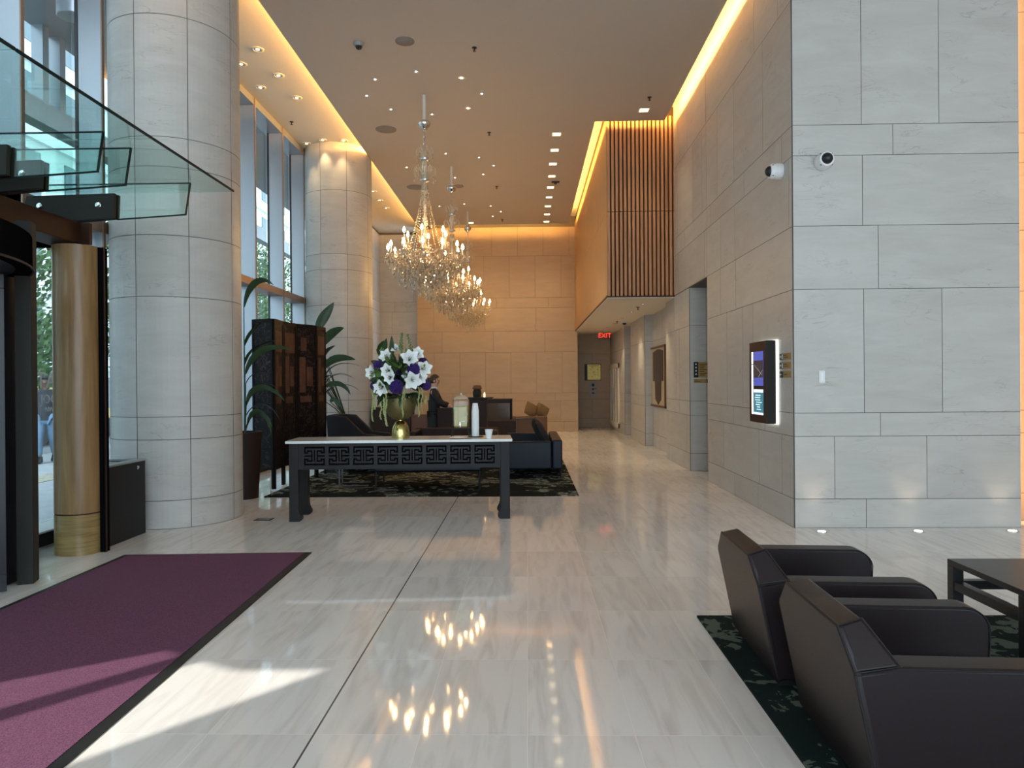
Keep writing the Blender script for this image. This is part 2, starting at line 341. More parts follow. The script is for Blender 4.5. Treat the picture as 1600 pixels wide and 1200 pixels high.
        if subsurf:
            b = o.modifiers.new('sub', 'SUBSURF'); b.levels = subsurf; b.render_levels = subsurf
            me.polygons.foreach_set('use_smooth', [True]*len(me.polygons))
        return o
def thing(name, label, cat, loc=(0, 0, 0), rz=0, group=None):
    o = bpy.data.objects.new(name, None); COL.objects.link(o); o.location = loc; o.rotation_euler = (0, 0, rz)
    o.empty_display_size = .1
    o['label'] = label; o['category'] = cat
    if group: o['group'] = group
    return o
def tag(o, label, cat, group=None, kind=None):
    o['label'] = label; o['category'] = cat
    if group: o['group'] = group
    if kind: o['kind'] = kind
    return o
def struct(o): o['kind'] = 'structure'; return o
def dup(root, loc, rz, label, group=None):
    r = root.copy(); COL.objects.link(r); r.location = loc; r.rotation_euler = (0, 0, rz); r['label'] = label
    if group: r['group'] = group
    def rec(src, dst):
        for ch in list(src.children):
            c = ch.copy(); COL.objects.link(c); c.parent = dst; rec(ch, c)
    rec(root, r); return r
ORD = ['first', 'second', 'third', 'fourth', 'fifth', 'sixth', 'seventh', 'eighth', 'ninth', 'tenth', 'eleventh', 'twelfth', 'thirteenth', 'fourteenth', 'fifteenth', 'sixteenth', 'seventeenth', 'eighteenth', 'nineteenth', 'twentieth']

# ------------------------------------------------------------------ stone cladding
ROWS = [0, .293, .928, 1.165, 2.418, 3.059, 3.77, 4.08, 5.35, 6.23]
def cuts(u0, u1, joints):
    c = [u0]+[j for j in sorted(joints) if u0+.02 < j < u1-.02]+[u1]
    return list(zip(c[:-1], c[1:]))
def clad(mb, P, U, Nn, u0, u1, z0, z1, jfun, gap=.0028, depth=.006):
    """slabs standing proud of the dark backing; jfun(row) gives vertical joints"""
    P = Vector(P); U = Vector(U); Nn = Vector(Nn)
    for r in range(len(ROWS)-1):
        a = max(z0, ROWS[r]); b = min(z1, ROWS[r+1])
        if b-a < .02: continue
        for (c, d) in cuts(u0, u1, jfun(r)):
            t = random.random()
            def q(u, z, n): return P+U*u+Vector((0, 0, z))+Nn*n
            ua, ub, za, zb = c+gap, d-gap, a+gap, b-gap
            v = [q(ua, za, depth), q(ub, za, depth), q(ub, zb, depth), q(ua, zb, depth), q(c, a, 0), q(d, a, 0), q(d, b, 0), q(c, b, 0)]
            fs = [(0, 1, 2, 3), (4, 5, 1, 0), (5, 6, 2, 1), (6, 7, 3, 2), (7, 4, 0, 3)]
            if U.cross(Vector((0, 0, 1))).dot(Nn) < 0: fs = [f[::-1] for f in fs]
            mb.add(v, fs[:1], 0, t); mb.add(v, fs[1:], 1, t)
def rnd_joints(seed, step, lo, hi):
    def f(r):
        g = random.Random(seed*31+r); st = step*(1.0 if r in (3, 7) else 1.9 if r in (0, 2, 6) else 1.5)
        return [lo+g.random()*st+k*st for k in range(int((hi-lo)/st)+2)]
    return f

# ------------------------------------------------------------------ room shell
fl = MB(); fl.box(-4.8, 9.2, -6, 24.2, -.12, 0); struct(fl.build('floor', 'floor'))
# main ceiling: an L-shaped slab hung under the upper one
c = MB()
c.prism([(-3.235, -6), (9, -6), (9, 7.0), (2.48, 7.0), (2.48, 12.77), (1.24, 12.77), (1.24, 20.95), (-3.235, 20.95)], ZC, ZC+.045)
struct(c.build('ceiling', 'ceiling'))
c = MB(); c.box(-2.9, 9.2, -6, 24.2, 6.55, 6.65); struct(c.build('trim_1', 'white_paint'))
c = MB(); c.box(-5.0, -2.9, -6, 22.7, 6.30, 6.42); struct(c.build('trim_2', 'white_paint'))
c = MB(); c.box(-2.92, -2.86, -6, 22.7, 6.205, 6.60); struct(c.build('trim_3', 'white_paint'))

# right wall (x = 2.7) with its piers, alcoves and recesses
JR = rnd_joints(3, .86, 6.9, 24)
w = MB()
XW = 2.70
w.box(XW, XW+.25, 7.27, 10.7, 0, 6.55, 1); w.box(XW, XW+.7, 10.7, 11.88, 3.05, 6.55, 1); w.box(XW, XW+.7, 11.88, 13.87, 0, 3.05, 1)
w.box(XW, XW+.25, 11.88, 13.2, 3.05, 6.55, 1)
w.box(2.905, 3.4, 13.87, 16.53, 0, 3.05, 1); w.box(2.72, 3.4, 16.53, 18.73, 0, 3.05, 1); w.box(3.3, 3.4, 18.73, 19.95, 0, 3.05, 1); w.box(2.72, 3.4, 19.95, 23.4, 0, 3.05, 1)
w.box(3.3, 3.4, 10.5, 11.88, 0, 3.05, 1)
U, NN = (0, 1, 0), (-1, 0, 0)
clad(w, (XW, 0, 0), U, NN, 7.276, 10.7, 0, 6.23, JR)
clad(w, (XW, 0, 0), U, NN, 10.7, 13.01, 3.05, 6.23, JR)
clad(w, (XW, 0, 0), U, NN, 11.88, 13.87, 0, 3.05, JR)
clad(w, (2.905, 0, 0), U, NN, 13.87, 16.53, 0, 3.05, JR)
clad(w, (2.72, 0, 0), U, NN, 16.53, 18.73, 0, 3.05, JR)
clad(w, (2.72, 0, 0), U, NN, 19.95, 23.4, 0, 3.05, JR)
FN = (0, -1, 0)
clad(w, (0, 11.88, 0), (1, 0, 0), FN, XW, 3.3, 0, 3.05, lambda r: [2.97])
clad(w, (0, 16.53, 0), (1, 0, 0), FN, 2.72, 2.905, 0, 3.05, lambda r: [])
clad(w, (0, 19.95, 0), (1, 0, 0), FN, 2.72, 3.3, 0, 3.05, lambda r: [])
struct(w.build('wall_right', ['stone', 'joint']))
# pale reveal of the light pocket above the stone
c = MB(); c.box(XW-.004, XW+.2, 7.27, 13.2, 6.235, 6.56); struct(c.build('trim_4', 'white_paint'))

# grey wall facing the entrance
w = MB(); w.box(XW+.25, 4.96, 7.27, 7.5, 0, 6.55, 1); w.box(XW+.004, XW+.25, 7.27, 7.5, 0, 6.55, 1)
GJ = {0: [3.417], 1: [3.103, 4.025], 2: [3.564], 3: [3.404, 4.185], 4: [3.552], 5: [3.398], 6: [3.705], 7: [3.391, 4.165], 8: [3.6]}
clad(w, (0, 7.27, 0), (1, 0, 0), FN, XW, 4.96, 0, 6.2, lambda r: GJ[r])
struct(w.build('wall_front', ['stone', 'joint']))
w = MB(); w.box(5.02, 9.2, 7.6, 7.8, 0, 6.55, 1)
clad(w, (0, 7.6, 0), (1, 0, 0), FN, 4.97, 9.1, 0, 6.2, rnd_joints(9, 1.1, 5, 9.5)); w.box(4.9, 5.02, 7.5, 7.8, 0, 6.55, 1)
struct(w.build('wall_side', ['stone_warm_lit', 'joint']))
w = MB(); w.box(9.0, 9.2, -6, 7.7, 0, 6.55, 1); clad(w, (9.0, 0, 0), U, NN, -6, 7.6, 0, 6.2, rnd_joints(5, 1.1, -6, 8)); struct(w.build('wall_east', ['stone', 'joint']))

# back wall, its set-back left part and the corridor end
BJ = {8: [-1.072, -.28, .498, 1.288, -1.86, -2.64], 7: [-1.319, -.535, .248, 1.038, -2.1, -2.9], 6: [-.931, .652, -2.5], 5: [-2.859, -1.292, .265], 4: [-2.607, -1.041, .529],
      3: [-2.851, -2.064, -1.284, -.504, .27, 1.06], 2: [-2.3, -.73, .84], 1: [-1.4, .13, 1.0], 0: [-2.0, -.2, 1.1]}
w = MB(); w.box(-3.372, 1.53, 21.7, 22.0, 0, 6.55, 1)
clad(w, (0, 21.7, 0), (1, 0, 0), FN, -3.372, 1.53, 0, 6.23, lambda r: BJ.get(r, []) if r < 9 else [])
clad(w, (1.53, 0, 0), U, (1, 0, 0), 21.7, 23.4, 0, 3.05, lambda r: [])
w.box(1.3, 1.53, 22.0, 23.4, 0, 3.2, 1)
struct(w.build('wall_back', ['stone_warm_lit', 'joint']))
w = MB(); w.box(-4.9, -3.2, 22.6, 22.8, 0, 6.4, 1)
clad(w, (0, 22.6, 0), (1, 0, 0), FN, -4.9, -3.372, 0, 6.23, rnd_joints(4, .78, -5, -3))
w.box(-4.95, -4.7, 18.64, 22.7, 0, 6.4, 1); clad(w, (-4.7, 0, 0), U, (1, 0, 0), 18.64, 22.6, 0, 6.23, rnd_joints(14, .9, 18.6, 22.6))
struct(w.build('wall_recess', ['stone', 'joint']))
w = MB(); w.box(1.3, 3.4, 23.4, 23.6, 0, 3.3, 1)
clad(w, (0, 23.4, 0), (1, 0, 0), FN, 1.53, 2.72, 0, 3.1, lambda r: [2.12] if r % 2 else [])
struct(w.build('wall_corridor', ['stone_warm_lit', 'joint']))

# timber-clad volume hanging over the corridor
t = thing('timber_box', 'hanging wooden volume with vertical slats above the corridor entrance', 'wall cladding')
bx = MB(); bx.box(1.475, 2.69, 13.05, 21.68, 3.09, 6.5); bx.build('body', 'dark_gap', t)
sl = MB(); p = 1.23/16.4
for k in range(17):
    x0 = 1.478+k*p; x1 = min(x0+.046, 2.693)
    sl.box(x0, x1, 13.0, 13.05, 3.06, 4.590); sl.box(x0, x1, 13.0, 13.05, 4.602, 6.33)
sl.build('slat_front', 'slat', t)
sp_ = MB(); sp_.box(1.462, 1.474, 13.0, 21.68, 3.06, 4.595); sp_.box(1.462, 1.474, 13.0, 21.68, 4.602, 6.33)
sp_.build('side_veneer', 'box_veneer', t)
q = MB(); q.box(1.462, 2.69, 13.0, 21.68, 3.035, 3.06); q.box(1.458, 1.466, 13.0, 21.68, 3.035, 3.075)
q.build('bottom_trim', 'bronze', t)
c = MB(); c.box(1.47, 2.7, 13.02, 23.4, 3.02, 3.036); c.box(2.7, 3.3, 13.87, 23.4, 3.04, 3.2); c.box(1.3, 2.7, 21.7, 23.4, 3.04, 3.2); struct(c.build('trim_5', 'white_paint'))

# ------------------------------------------------------------------ stone columns
def column(cy_, rot, label, ztop):
    mb = MB(); cx, r = -3.95 if cy_ < 10 else -3.9, .675
    mb.lathe([(r-.006, 0), (r-.006, ztop)], 64, (cx, cy_), 1)
    nseg = 8; sub = 10; g = .0036
    for row in range(len(ROWS)-1):
        a, b = ROWS[row]+g, min(ROWS[row+1], ztop)-g
        if row == len(ROWS)-2: b = ztop
        for s_ in range(nseg):
            tn = random.random(); w0 = rot+2*PI*s_/nseg+g/r; w1 = rot+2*PI*(s_+1)/nseg-g/r
            for k in range(sub):
                p0 = w0+(w1-w0)*k/sub; p1 = w0+(w1-w0)*(k+1)/sub
                v = [(cx+r*math.cos(p0), cy_+r*math.sin(p0), a), (cx+r*math.cos(p1), cy_+r*math.sin(p1), a), (cx+r*math.cos(p1), cy_+r*math.sin(p1), b), (cx+r*math.cos(p0), cy_+r*math.sin(p0), b)]
                mb.add(v, [(0, 1, 2, 3)], 0, tn)
    o = mb.build('stone_column', ['stone', 'joint'], smooth=True)
    return tag(o, label, 'column', 'round stone columns along the windows')
column(7.95, R(-62+8), 'large round limestone column nearest the camera, beside the dark bin', 6.30)
column(14.7, R(-62), 'farther round limestone column behind the folding screen, lit from above', 6.30)

# ------------------------------------------------------------------ glazed facade on the left
XO, XI = -4.80, -4.55
FY = [2.7, 5.2, 6.31, 7.53, 8.95, 10.4, 11.82, 13.17, 14.42, 15.8, 17.2, 18.6]
t = thing('window_wall', 'tall glazed facade of grey metal fins and glass panes along the left side', 'window')
t['kind'] = 'structure'; t.name = 'window_1'
for i, y in enumerate(FY):
    f_ = MB(); f_.box(XO, XI, y, y+.035, .14 if y > 5.3 else 0, 6.30); f_.build('fin', 'fin', t, bevel=.004, bseg=1)
    f_ = MB(); f_.box(XI-.002, XI+.012, y-.004, y+.039, .14 if y > 5.3 else 0, 6.30); f_.build('fin_edge', 'transom', t)
    f_ = MB(); f_.box(XO-.035, XO, y-.004, y+.04, 0, 6.30); f_.build('mullion', 'mullion', t)
    if i+1 < len(FY) and y > 5:
        y2 = FY[i+1]
        for (z0, z1) in ((.14, 3.14), (3.26, 6.3)):
            g_ = MB(); g_.box(XO-.055, XO-.045, y+.05, y2-.03, z0, z1); g_.build('pane', 'glass', t)
f_ = MB(); f_.box(XO-.07, XI+.0, 6.31, 18.6, 3.14, 3.26); f_.build('transom', 'transom', t)
f_ = MB(); f_.box(XO-.09, XI, 6.31, 18.6, 6.18, 6.30); f_.build('head', 'fin', t)
f_ = MB(); f_.box(XO-.09, XI+.02, 5.45, 22.6, 0, .125, 0); f_.box(XO-.09, XI+.03, 5.45, 22.6, .125, .14, 1); f_.build('sill', ['charcoal', 'white'], t)
q = MB(); q.box(-4.83, -4.765, 7.16, 7.20, .14, 3.14); q.build('glazing_post', 'fin', t)
# vinyl letters on the pane by the entrance, seen from inside
def text(s_, size, loc, rot, mat, parent, name='lettering', ext=.0008, align='LEFT'):
    cu = bpy.data.curves.new(name, 'FONT'); cu.body = s_; cu.size = size; cu.extrude = ext; cu.align_x = align; cu.resolution_u = 2
    ob = bpy.data.objects.new(name, cu); COL.objects.link(ob)
    dg = bpy.context.evaluated_depsgraph_get(); me = bpy.data.meshes.new_from_object(ob.evaluated_get(dg)); COL.objects.unlink(ob); bpy.data.objects.remove(ob)
    me.materials.clear(); me.materials.append(M[mat])
    o = bpy.data.objects.new(name, me); COL.objects.link(o); o.location = loc; o.rotation_euler = rot; o.parent = parent
    return o
rt = (R(90), 0, R(90))
text('TA', .235, (XO-.02, 6.86, 1.475), rt, 'white', t)
text('JOC', .13, (XO-.02, 6.93, 1.322), rt, 'white', t)
text('NWO', .07, (XO-.02, 6.99, 1.238), rt, 'white', t)

# unseen stretch of left wall, its raked opening shaped to cut the sun patch
w = MB(); xw = -4.86
def wl(poly): w.prism(poly, xw, xw+.12, 'x', 1)
wl([(-6, 0), (-.94, 0), (-.94, 6.5), (-6, 6.5)])
wl([(-.94, 4.22), (-.35, 3.67), (.6, 3.07), (.96, 2.34), (.96, 6.5), (-.94, 6.5)])
wl([(.96, 0), (2.7, 0), (2.7, 6.5), (.96, 6.5)]); wl([(-.94, 0), (.96, 0), (.96, .8), (-.94, .8)])
w.box(xw, xw+.1, .16, .27, .8, 4)  # bar added to throw the dark stripe across the mat
struct(w.build('wall_left', ['stone', 'stone']))

# rear glazing behind the camera: frame only where the daylight comes in
w = MB()
for x in (-4.8, -2.4, 0, 2.4, 4.8, 7.2, 9.1): w.box(x, x+.08, -6.1, -5.95, 0, 6.5)
w.box(-4.8, 9.2, -6.1, -5.95, 3.0, 3.12)
struct(w.build('window_2', 'mullion'))

# ------------------------------------------------------------------ entrance: revolving door, portal, glass canopy
t = thing('revolving_door', 'dark framed glass revolving door at the left edge of the lobby', 'revolving door', (-4.8, 4.2, 0))
def arc(r, a0, a1, z0, z1, th, mat, name, parent, n=24):
    mb = MB(); v = []
    for k in range(n+1):
        a = a0+(a1-a0)*k/n
        for rr in (r, r+th): v += [(rr*math.cos(a), rr*math.sin(a), z0), (rr*math.cos(a), rr*math.sin(a), z1)]
    f = []
    for k in range(n):
        i = 4*k; f += [(i, i+4, i+5, i+1), (i+2, i+3, i+7, i+6), (i+1, i+5, i+7, i+3), (i, i+2, i+6, i+4)]
    f += [(0, 1, 3, 2), (4*n, 4*n+2, 4*n+3, 4*n+1)]
    mb.add(v, f); return mb.build(name, mat, parent, smooth=True)
arc(1.40, R(-52), R(52), 2.33, 2.56, .10, 'matte_black', 'drum_header', t)
arc(1.50, R(-52), R(52), 2.322, 2.336, .01, 'dark_plate', 'header_edge', t)
arc(1.42, R(54), R(100), .08, 2.33, .012, 'glass', 'curved_pane', t); arc(1.42, R(-100), R(-54), .08, 2.33, .012, 'glass', 'curved_pane', t)
for sgn in (1, -1):
    q = MB(); q.box(-.055, .055, -.07, .07, 0, 2.75, T=Matrix.Translation((1.50*math.cos(R(49.5*sgn)), 1.50*math.sin(R(49.5*sgn)), 0)) @ Matrix.Rotation(R(49.5*sgn)*.4, 4, 'Z'))
    q.build('post', 'dark_plate', t, bevel=.006)
    q = MB(); q.box(-.06, .04, -.09, .06, 0, 2.75, T=Matrix.Translation((1.385*math.cos(R(53*sgn)), 1.385*math.sin(R(53*sgn)), 0)))
    q.build('jamb', 'black_metal', t, bevel=.004)
q = MB(); q.tube([(0, 0, .02), (0, 0, 2.4)], .05, 12); q.build('centre_shaft', 'black_metal', t)
q = MB(); q.lathe([(1.4, 2.34), (1.4, 2.38)], 40); q.build('drum_ceiling', 'black_metal', t)
for k in range(4):
    a = R(38+90*k); T_ = Matrix.Rotation(a, 4, 'Z')
    q = MB()
    q.box(.06, 1.33, -.02, .02, .03, .15, T=T_); q.box(.06, 1.33, -.02, .02, 2.2, 2.3, T=T_); q.box(1.26, 1.33, -.02, .02, .15, 2.2, T=T_); q.box(.05, .11, -.02, .02, .15, 2.2, T=T_)
    wf = q.build('wing_frame', 'black_metal', t, bevel=.004)
    q = MB(); q.box(.11, 1.26, -.004, .004, .15, 2.2, T=T_); q.build('wing_glass', 'glass', wf)
    q = MB(); q.tube([T_ @ Vector(p_) for p_ in ((.3, -.05, 1.0), (1.1, -.05, 1.0))], .014, 8); q.build('push_bar', 'steel', wf)

t = thing('entrance_portal', 'brown entrance portal beam resting over the revolving door', 'portal', (0, 0, 0))
q = MB(); q.box(-4.28, -3.98, 2.1, 6.30, 2.76, 2.95); q.build('beam', 'bronze', t, bevel=.006)
q = MB(); q.box(-4.74, -4.28, 2.75, 6.40, 2.76, 2.94); q.build('soffit', 'matte_black', t)
q = MB(); q.box(-3.98, -3.90, 6.26, 6.30, 2.76, 2.95); q.build('end_plate', 'bronze', t)
t = thing('portal_post', 'slim black post standing between the oak column and the recycling bin', 'post', (-3.83, 6.32, 0))
q = MB(); q.box(-.025, .025, -.02, .05, 0, 2.74); q.build('post_body', 'matte_black', t, bevel=.004)
q = MB(); q.box(.026, .032, -.016, .0, 0, 2.74); q.build('bronze_strip', 'bronze', t)
t = thing('portal_post', 'black inner post left of the oak column against the outside light', 'post', (-4.46, 6.17, 0))
q = MB(); q.box(-.04, .04, -.05, .05, 0, 2.74); q.build('post_body', 'matte_black', t, bevel=.004)
def oak_col(y, label):
    t_ = thing('oak_column', label, 'column', (-4.055, y, 0))
    q = MB(); q.lathe([(.200, .367), (.200, 2.745)], 48); q.build('shaft', 'oak', t_, smooth=True)
    q = MB(); q.lathe([(.194, .355), (.194, .367)], 48); q.build('groove', 'dark_gap', t_, smooth=True)
    q = MB(); q.lathe([(.200, 0), (.200, .355)], 48); q.build('base_band', 'oak_h', t_, smooth=True)
oak_col(6.33, 'round oak veneered column standing beside the dark bin at the entrance')
# glass canopy
t = thing('glass_canopy', 'green tinted glass canopy with glass fins over the revolving door', 'canopy', (0, 0, 0))
for (y0, y1) in ((5.165, 6.6), (3.77, 5.155), (2.4, 3.76)):
    q = MB(); q.box(-4.74, -2.745, y0, y1, 3.302, 3.316); pn = q.build('roof_pane', 'green_glass', t)
    e = MB(); e.box(-2.745, -2.735, y0, y1, 3.300, 3.318); e.build('pane_edge', 'glass_edge', pn)
for y in (6.28, 5.33, 4.98, 3.95, 3.60):
    poly = [(-4.3, 3.30), (-3.0, 3.30), (-3.045, 3.015), (-3.66, 2.98), (-4.3, 3.0)]
    q = MB(); q.prism(poly, y-.008, y+.008, 'y'); fn = q.build('fin_pane', 'green_glass', t)
    e = MB()
    e.prism([(-3.0, 3.30), (-2.992, 3.30), (-3.037, 3.012), (-3.045, 3.015)], y-.01, y+.01, 'y')
    e.prism([(-3.045, 3.022), (-3.045, 3.012), (-3.66, 2.976), (-3.66, 2.986)], y-.008, y+.008, 'y')
    e.box(-4.3, -2.995, y-.009, y+.009, 3.294, 3.301); e.build('fin_edge', 'glass_edge', fn)
    for s_ in (-1, 1):
        q = MB(); yy = y+s_*.03
        q.prism([(-4.5, 3.0), (-4.45, 3.19), (-3.655, 3.205), (-3.665, 2.99), (-4.15, 2.955), (-4.30, 2.97)], yy-.02, yy+.02, 'y')
        br = q.build('bracket', 'dark_plate', t, bevel=.004)
        if s_ < 0:
            for xb in (-3.80, -4.33):
                b_ = MB(); b_.lathe([(.026, 0), (.026, .006), (.018, .01)], 16, T=Matrix.Translation((xb, yy-.02, 3.10)) @ Matrix.Rotation(R(90), 4, 'X')); b_.build('bolt', 'chrome', br, smooth=True)

# recycling bin
t = thing('recycling_bin', 'dark grey recycling bin standing between the oak column and the large stone column', 'bin', (-4.1, 6.775, 0))
q = MB(); q.box(-.21, .21, -.355, .355, 0, .735); q.build('body', 'charcoal', t, bevel=.004)
q = MB(); q.box(-.21, -.12, -.355, .355, .735, .752); q.box(.12, .21, -.355, .355, .735, .752)
for y0, y1 in ((-.355, -.28), (-.04, .04), (.28, .355)): q.box(-.12, .12, y0, y1, .735, .752)
q.build('lid_frame', 'steel', t)
q = MB()
for k in range(3):
    a = 2*PI*k/3+R(90); T_ = Matrix.Translation((.2125, .22, .68)) @ Matrix.Rotation(a, 4, 'X')
    q.prism([(-.014, .012), (.010, .012), (.010, .006), (-.014, .006)], -.001, .001, 'x', T=T_); q.prism([(.010, .018), (.018, .009), (.010, 0)], -.001, .001, 'x', T=T_)
q.build('recycling_emblem', 'paper', t)

t = thing('floor_outlet', 'small dark metal floor outlet cover left of the console table', 'outlet', (-2.93, 7.80, 0))
q = MB(); q.box(-.09, .09, -.075, .075, 0, .004); q.build('frame', 'dark_plate', t)
q = MB()
for k in range(6): q.box(-.075, .075, -.06+.021*k, -.048+.021*k, .004, .0055)
q.build('ribs', 'steel', t)
# entrance mat
t = thing('entrance_mat', 'long plum purple ribbed entrance mat with black border on the floor', 'mat', (0, 0, 0))
A, B_, C_, D_ = Vector((-3.56, 6.17, 0)), Vector((-1.925, 6.252, 0)), Vector((-1.80, 1.6, 0)), Vector((-3.56, 1.6, 0))
q = MB(); q.prism([(v.x, v.y) for v in (D_+Vector((.05, .05, 0)), C_+Vector((-.06, .05, 0)), B_+Vector((-.06, -.03, 0)), A+Vector((.05, -.03, 0)))], .003, .011); q.build('carpet', 'plum', t)
q = MB(); q.prism([(v.x, v.y) for v in (D_, C_, B_, A)], .001, .008); q.build('border', 'black', t)

# ------------------------------------------------------------------ ceiling fixtures
def spot(loc, power, size, color=(1, .8, .5), blend=.5, rad=.03, direction=(0, 0, -1)):
    ld = bpy.data.lights.new('lamp_light', 'SPOT'); ld.energy = power; ld.spot_size = R(size); ld.spot_blend = blend; ld.color = color; ld.shadow_soft_size = rad
    o = bpy.data.objects.new('lamp_light', ld); COL.objects.link(o); o.location = loc
    o.rotation_euler = Vector(direction).to_track_quat('-Z', 'Y').to_euler(); return o
def pts(base, lst, sx=0, sy=0, sc=1.0, z=ZC):
    return sorted([((x/sc+sx), (y/sc+sy)) for x, y in lst])
def downlight(p, r, label, group, glow='lamp_cool', ring='ceiling', light=0, protos={}):
    key = (r, glow, ring)
    if key not in protos:
        t_ = thing('downlight', label, 'ceiling light', p, 0, group)
        q = MB(); q.lathe([(r, 0), (r, -.006), (r*.72, -.010), (r*.6, -.002)], 20, caps=False); q.build('trim_ring', ring, t_, smooth=True)
        q = MB(); q.lathe([(r*.28, -.003), (r*.30, -.006)], 14); q.build('lamp', glow, t_)
        q = MB(); q.lathe([(r*.72, -.0006), (r*.3, -.0018)], 16); q.build('recess', 'steel', t_)
        protos[key] = t_
    else: t_ = dup(protos[key], p, 0, label, group)
    return t_
small = [(663, 255), (517, 283), (487, 341), (573, 390), (720, 408), (898, 334), (769, 548), (888, 562), (940, 591), (903, 622), (630, 597), (802, 634), (747, 736), (930, 735), (966, 755), (937, 772), (835, 728)]
for i, (x, y) in enumerate(pts(0, small, 360, 0, 1600/700)):
    downlight(pt(x, y, z=ZC), .055, 'small recessed downlight in the grey main ceiling, %s from the left in the photo' % ORD[i], 'small downlights in the main ceiling')
for i, (x, y) in enumerate(pts(0, [(825, 278), (849, 386)], 360, 0, 1600/700)):
    downlight(pt(x, y, z=ZC), .085, ('wide ringed downlight in the main ceiling, nearer of the two', 'wide ringed downlight in the main ceiling, farther of the two')[i], 'wide ringed downlights', 'lamp_warm')
left_l = [(97, 176), (38, 229), (172, 269), (107, 312), (237, 349), (272, 513), (329, 500), (405, 502), (510, 683), (533, 715), (556, 743)]
for i, (x, y) in enumerate(pts(0, left_l, 360, 0, 1600/700)):
    P = pt(x, y, z=6.30)
    downlight(P, .09, 'ringed downlight in the glowing side ceiling over the windows, %s from the left' % ORD[i], 'downlights over the windows', 'lamp_warm', 'white_paint')
    if 470 < x < 545:
        o = spot(P+Vector((0, 0, -.02)), 20, 62, (1, .72, .36), .7, .02); o.location = (P.x, min(P.y, 13.93), 6.27)
def disc(p, label, r=.19):
    q = MB(); q.lathe([(r, 0), (r, -.008), (r*.95, -.012), (.01, -.012)], 32); o = q.build('ceiling_speaker', 'fin_speaker', None, smooth=True, loc=p)
    return tag(o, label, 'speaker', 'round speakers in the main ceiling')
M['fin_speaker'] = plain('grey_speaker_grille', (.25, .22, .20), .9)
disc(pt(632.6, 64.3, z=ZC), 'round grey speaker grille in the ceiling nearest the camera', .13)
disc(pt(603, 202, z=ZC), 'round grey speaker grille in the ceiling left of the first chandelier rod', .19)
disc(pt(650, 292.3, z=ZC), 'round grey speaker grille in the ceiling seen behind the first chandelier stem', .22)
disc(pt(715, 291, z=ZC), 'round grey speaker grille in the ceiling beside the second chandelier cup', .14)
def sprinkler(p, label, rr=[None]):
    if rr[0] is None:
        t_ = thing('sprinkler', label, 'sprinkler', p, 0, 'ceiling sprinklers'); rr[0] = t_
        q = MB(); q.lathe([(.035, 0), (.035, -.01), (.015, -.014)], 14); q.build('rosette', 'black_metal', t_, smooth=True)
        q = MB(); q.tube([(0, 0, -.01), (0, 0, -.05)], .009, 8); q.lathe([(.022, -.05), (.022, -.056)], 12); q.build('head', 'black_metal', t_)
        return t_
    return dup(rr[0], p, 0, label)
sp = [((871, 170), 'nearest the camera'), ((924, 473), 'to the right of the first chandelier stem'), ((951, 666), 'beyond the second chandelier rod'), ((971, 784), 'near the back wall'), ((1497, 347), 'beside the lone square downlight')]
for (x, y), s_ in sp: sprinkler(pt(x/2.2857+360, y/2.2857, z=ZC), 'black sprinkler head in the main ceiling, '+s_)
sprinkler(pt(455.5, 190, z=6.30), 'black sprinkler head in the glowing side ceiling over the windows')
sprinkler(pt(996.8, 480, z=3.02), 'black sprinkler head in the low corridor ceiling, nearer one')
sprinkler(pt(964.2, 502, z=3.02), 'black sprinkler head in the low corridor ceiling, farther one')
t = thing('smoke_detector', 'white dome smoke detector in the ceiling, upper left of the main ceiling', 'smoke detector', pt(560.5, 67, z=ZC))
q = MB(); q.lathe([(.07, 0), (.07, -.02), (.055, -.05)], 20); q.build('housing', 'grey_plate', t, smooth=True)
q = MB(); q.lathe([(.045, -.05), (.04, -.075), (.02, -.09)], 16); q.build('sensor', 'dark_plate', t, smooth=True)
t = thing('ceiling_sensor', 'small black twin sensor in the ceiling beside the row of square downlights', 'sensor', pt(868, 283.5, z=ZC))
q = MB(); q.box(-.09, .09, -.03, .03, -.03, 0); q.box(-.03, .03, -.05, .05, -.06, -.03); q.build('housing', 'black_metal', t)
sq = [(1477, 393), (1165, 479), (1158, 536), (1152, 585), (1148, 629), (1143, 669), (1138, 704), (1134, 736), (1131, 765), (1128, 791)]
proto = None
for i, (x, y) in enumerate(sq+[(None, 0), (None, 1)]):
    P = pt(x/2.2857+360, y/2.2857, z=ZC) if x else pt((735.5, 854)[y], (348, 346)[y], z=ZC)
    lab = 'square recessed downlight alone near the right cove' if i == 0 else 'square recessed downlight in the long ceiling row, %s from the camera' % ORD[i-1] if i < 10 else ('square recessed downlight near the back wall above the chandeliers', 'square recessed downlight near the back wall beside the wooden box')[y]
    if proto is None:
        proto = thing('square_downlight', lab, 'ceiling light', P, 0, 'square recessed downlights')
        q = MB(); s_ = .095
        for a in ((-s_, s_, -s_, -s_+.02), (-s_, s_, s_-.02, s_), (-s_, -s_+.02, -s_, s_), (s_-.02, s_, -s_, s_)): q.box(*a, -.006, 0)
        q.build('frame', 'white_paint', proto)
        q = MB(); q.box(-.075, .075, -.075, .075, -.003, -.001); q.build('diffuser', 'lamp_warm', proto)
    else: dup(proto, P, 0, lab)
    spot((P.x, P.y, P.z-.02), 30, 80, (1, .74, .42), .8, .05)
for i, (x, y) in enumerate([(491, 64), (415, 116), (350, 158), (301, 193), (252, 221), (216, 245)]):
    P = pt(x/4.2875+890, y/4.2875+460, z=3.02)
    downlight(P, .05, 'small downlight in the low corridor ceiling under the wooden box, %s from the camera' % ORD[i], 'corridor downlights')
    if i in (0, 2, 4): spot(P+Vector((0, 0, -.03)), 30, 95, (1, .80, .52), .8, .04)
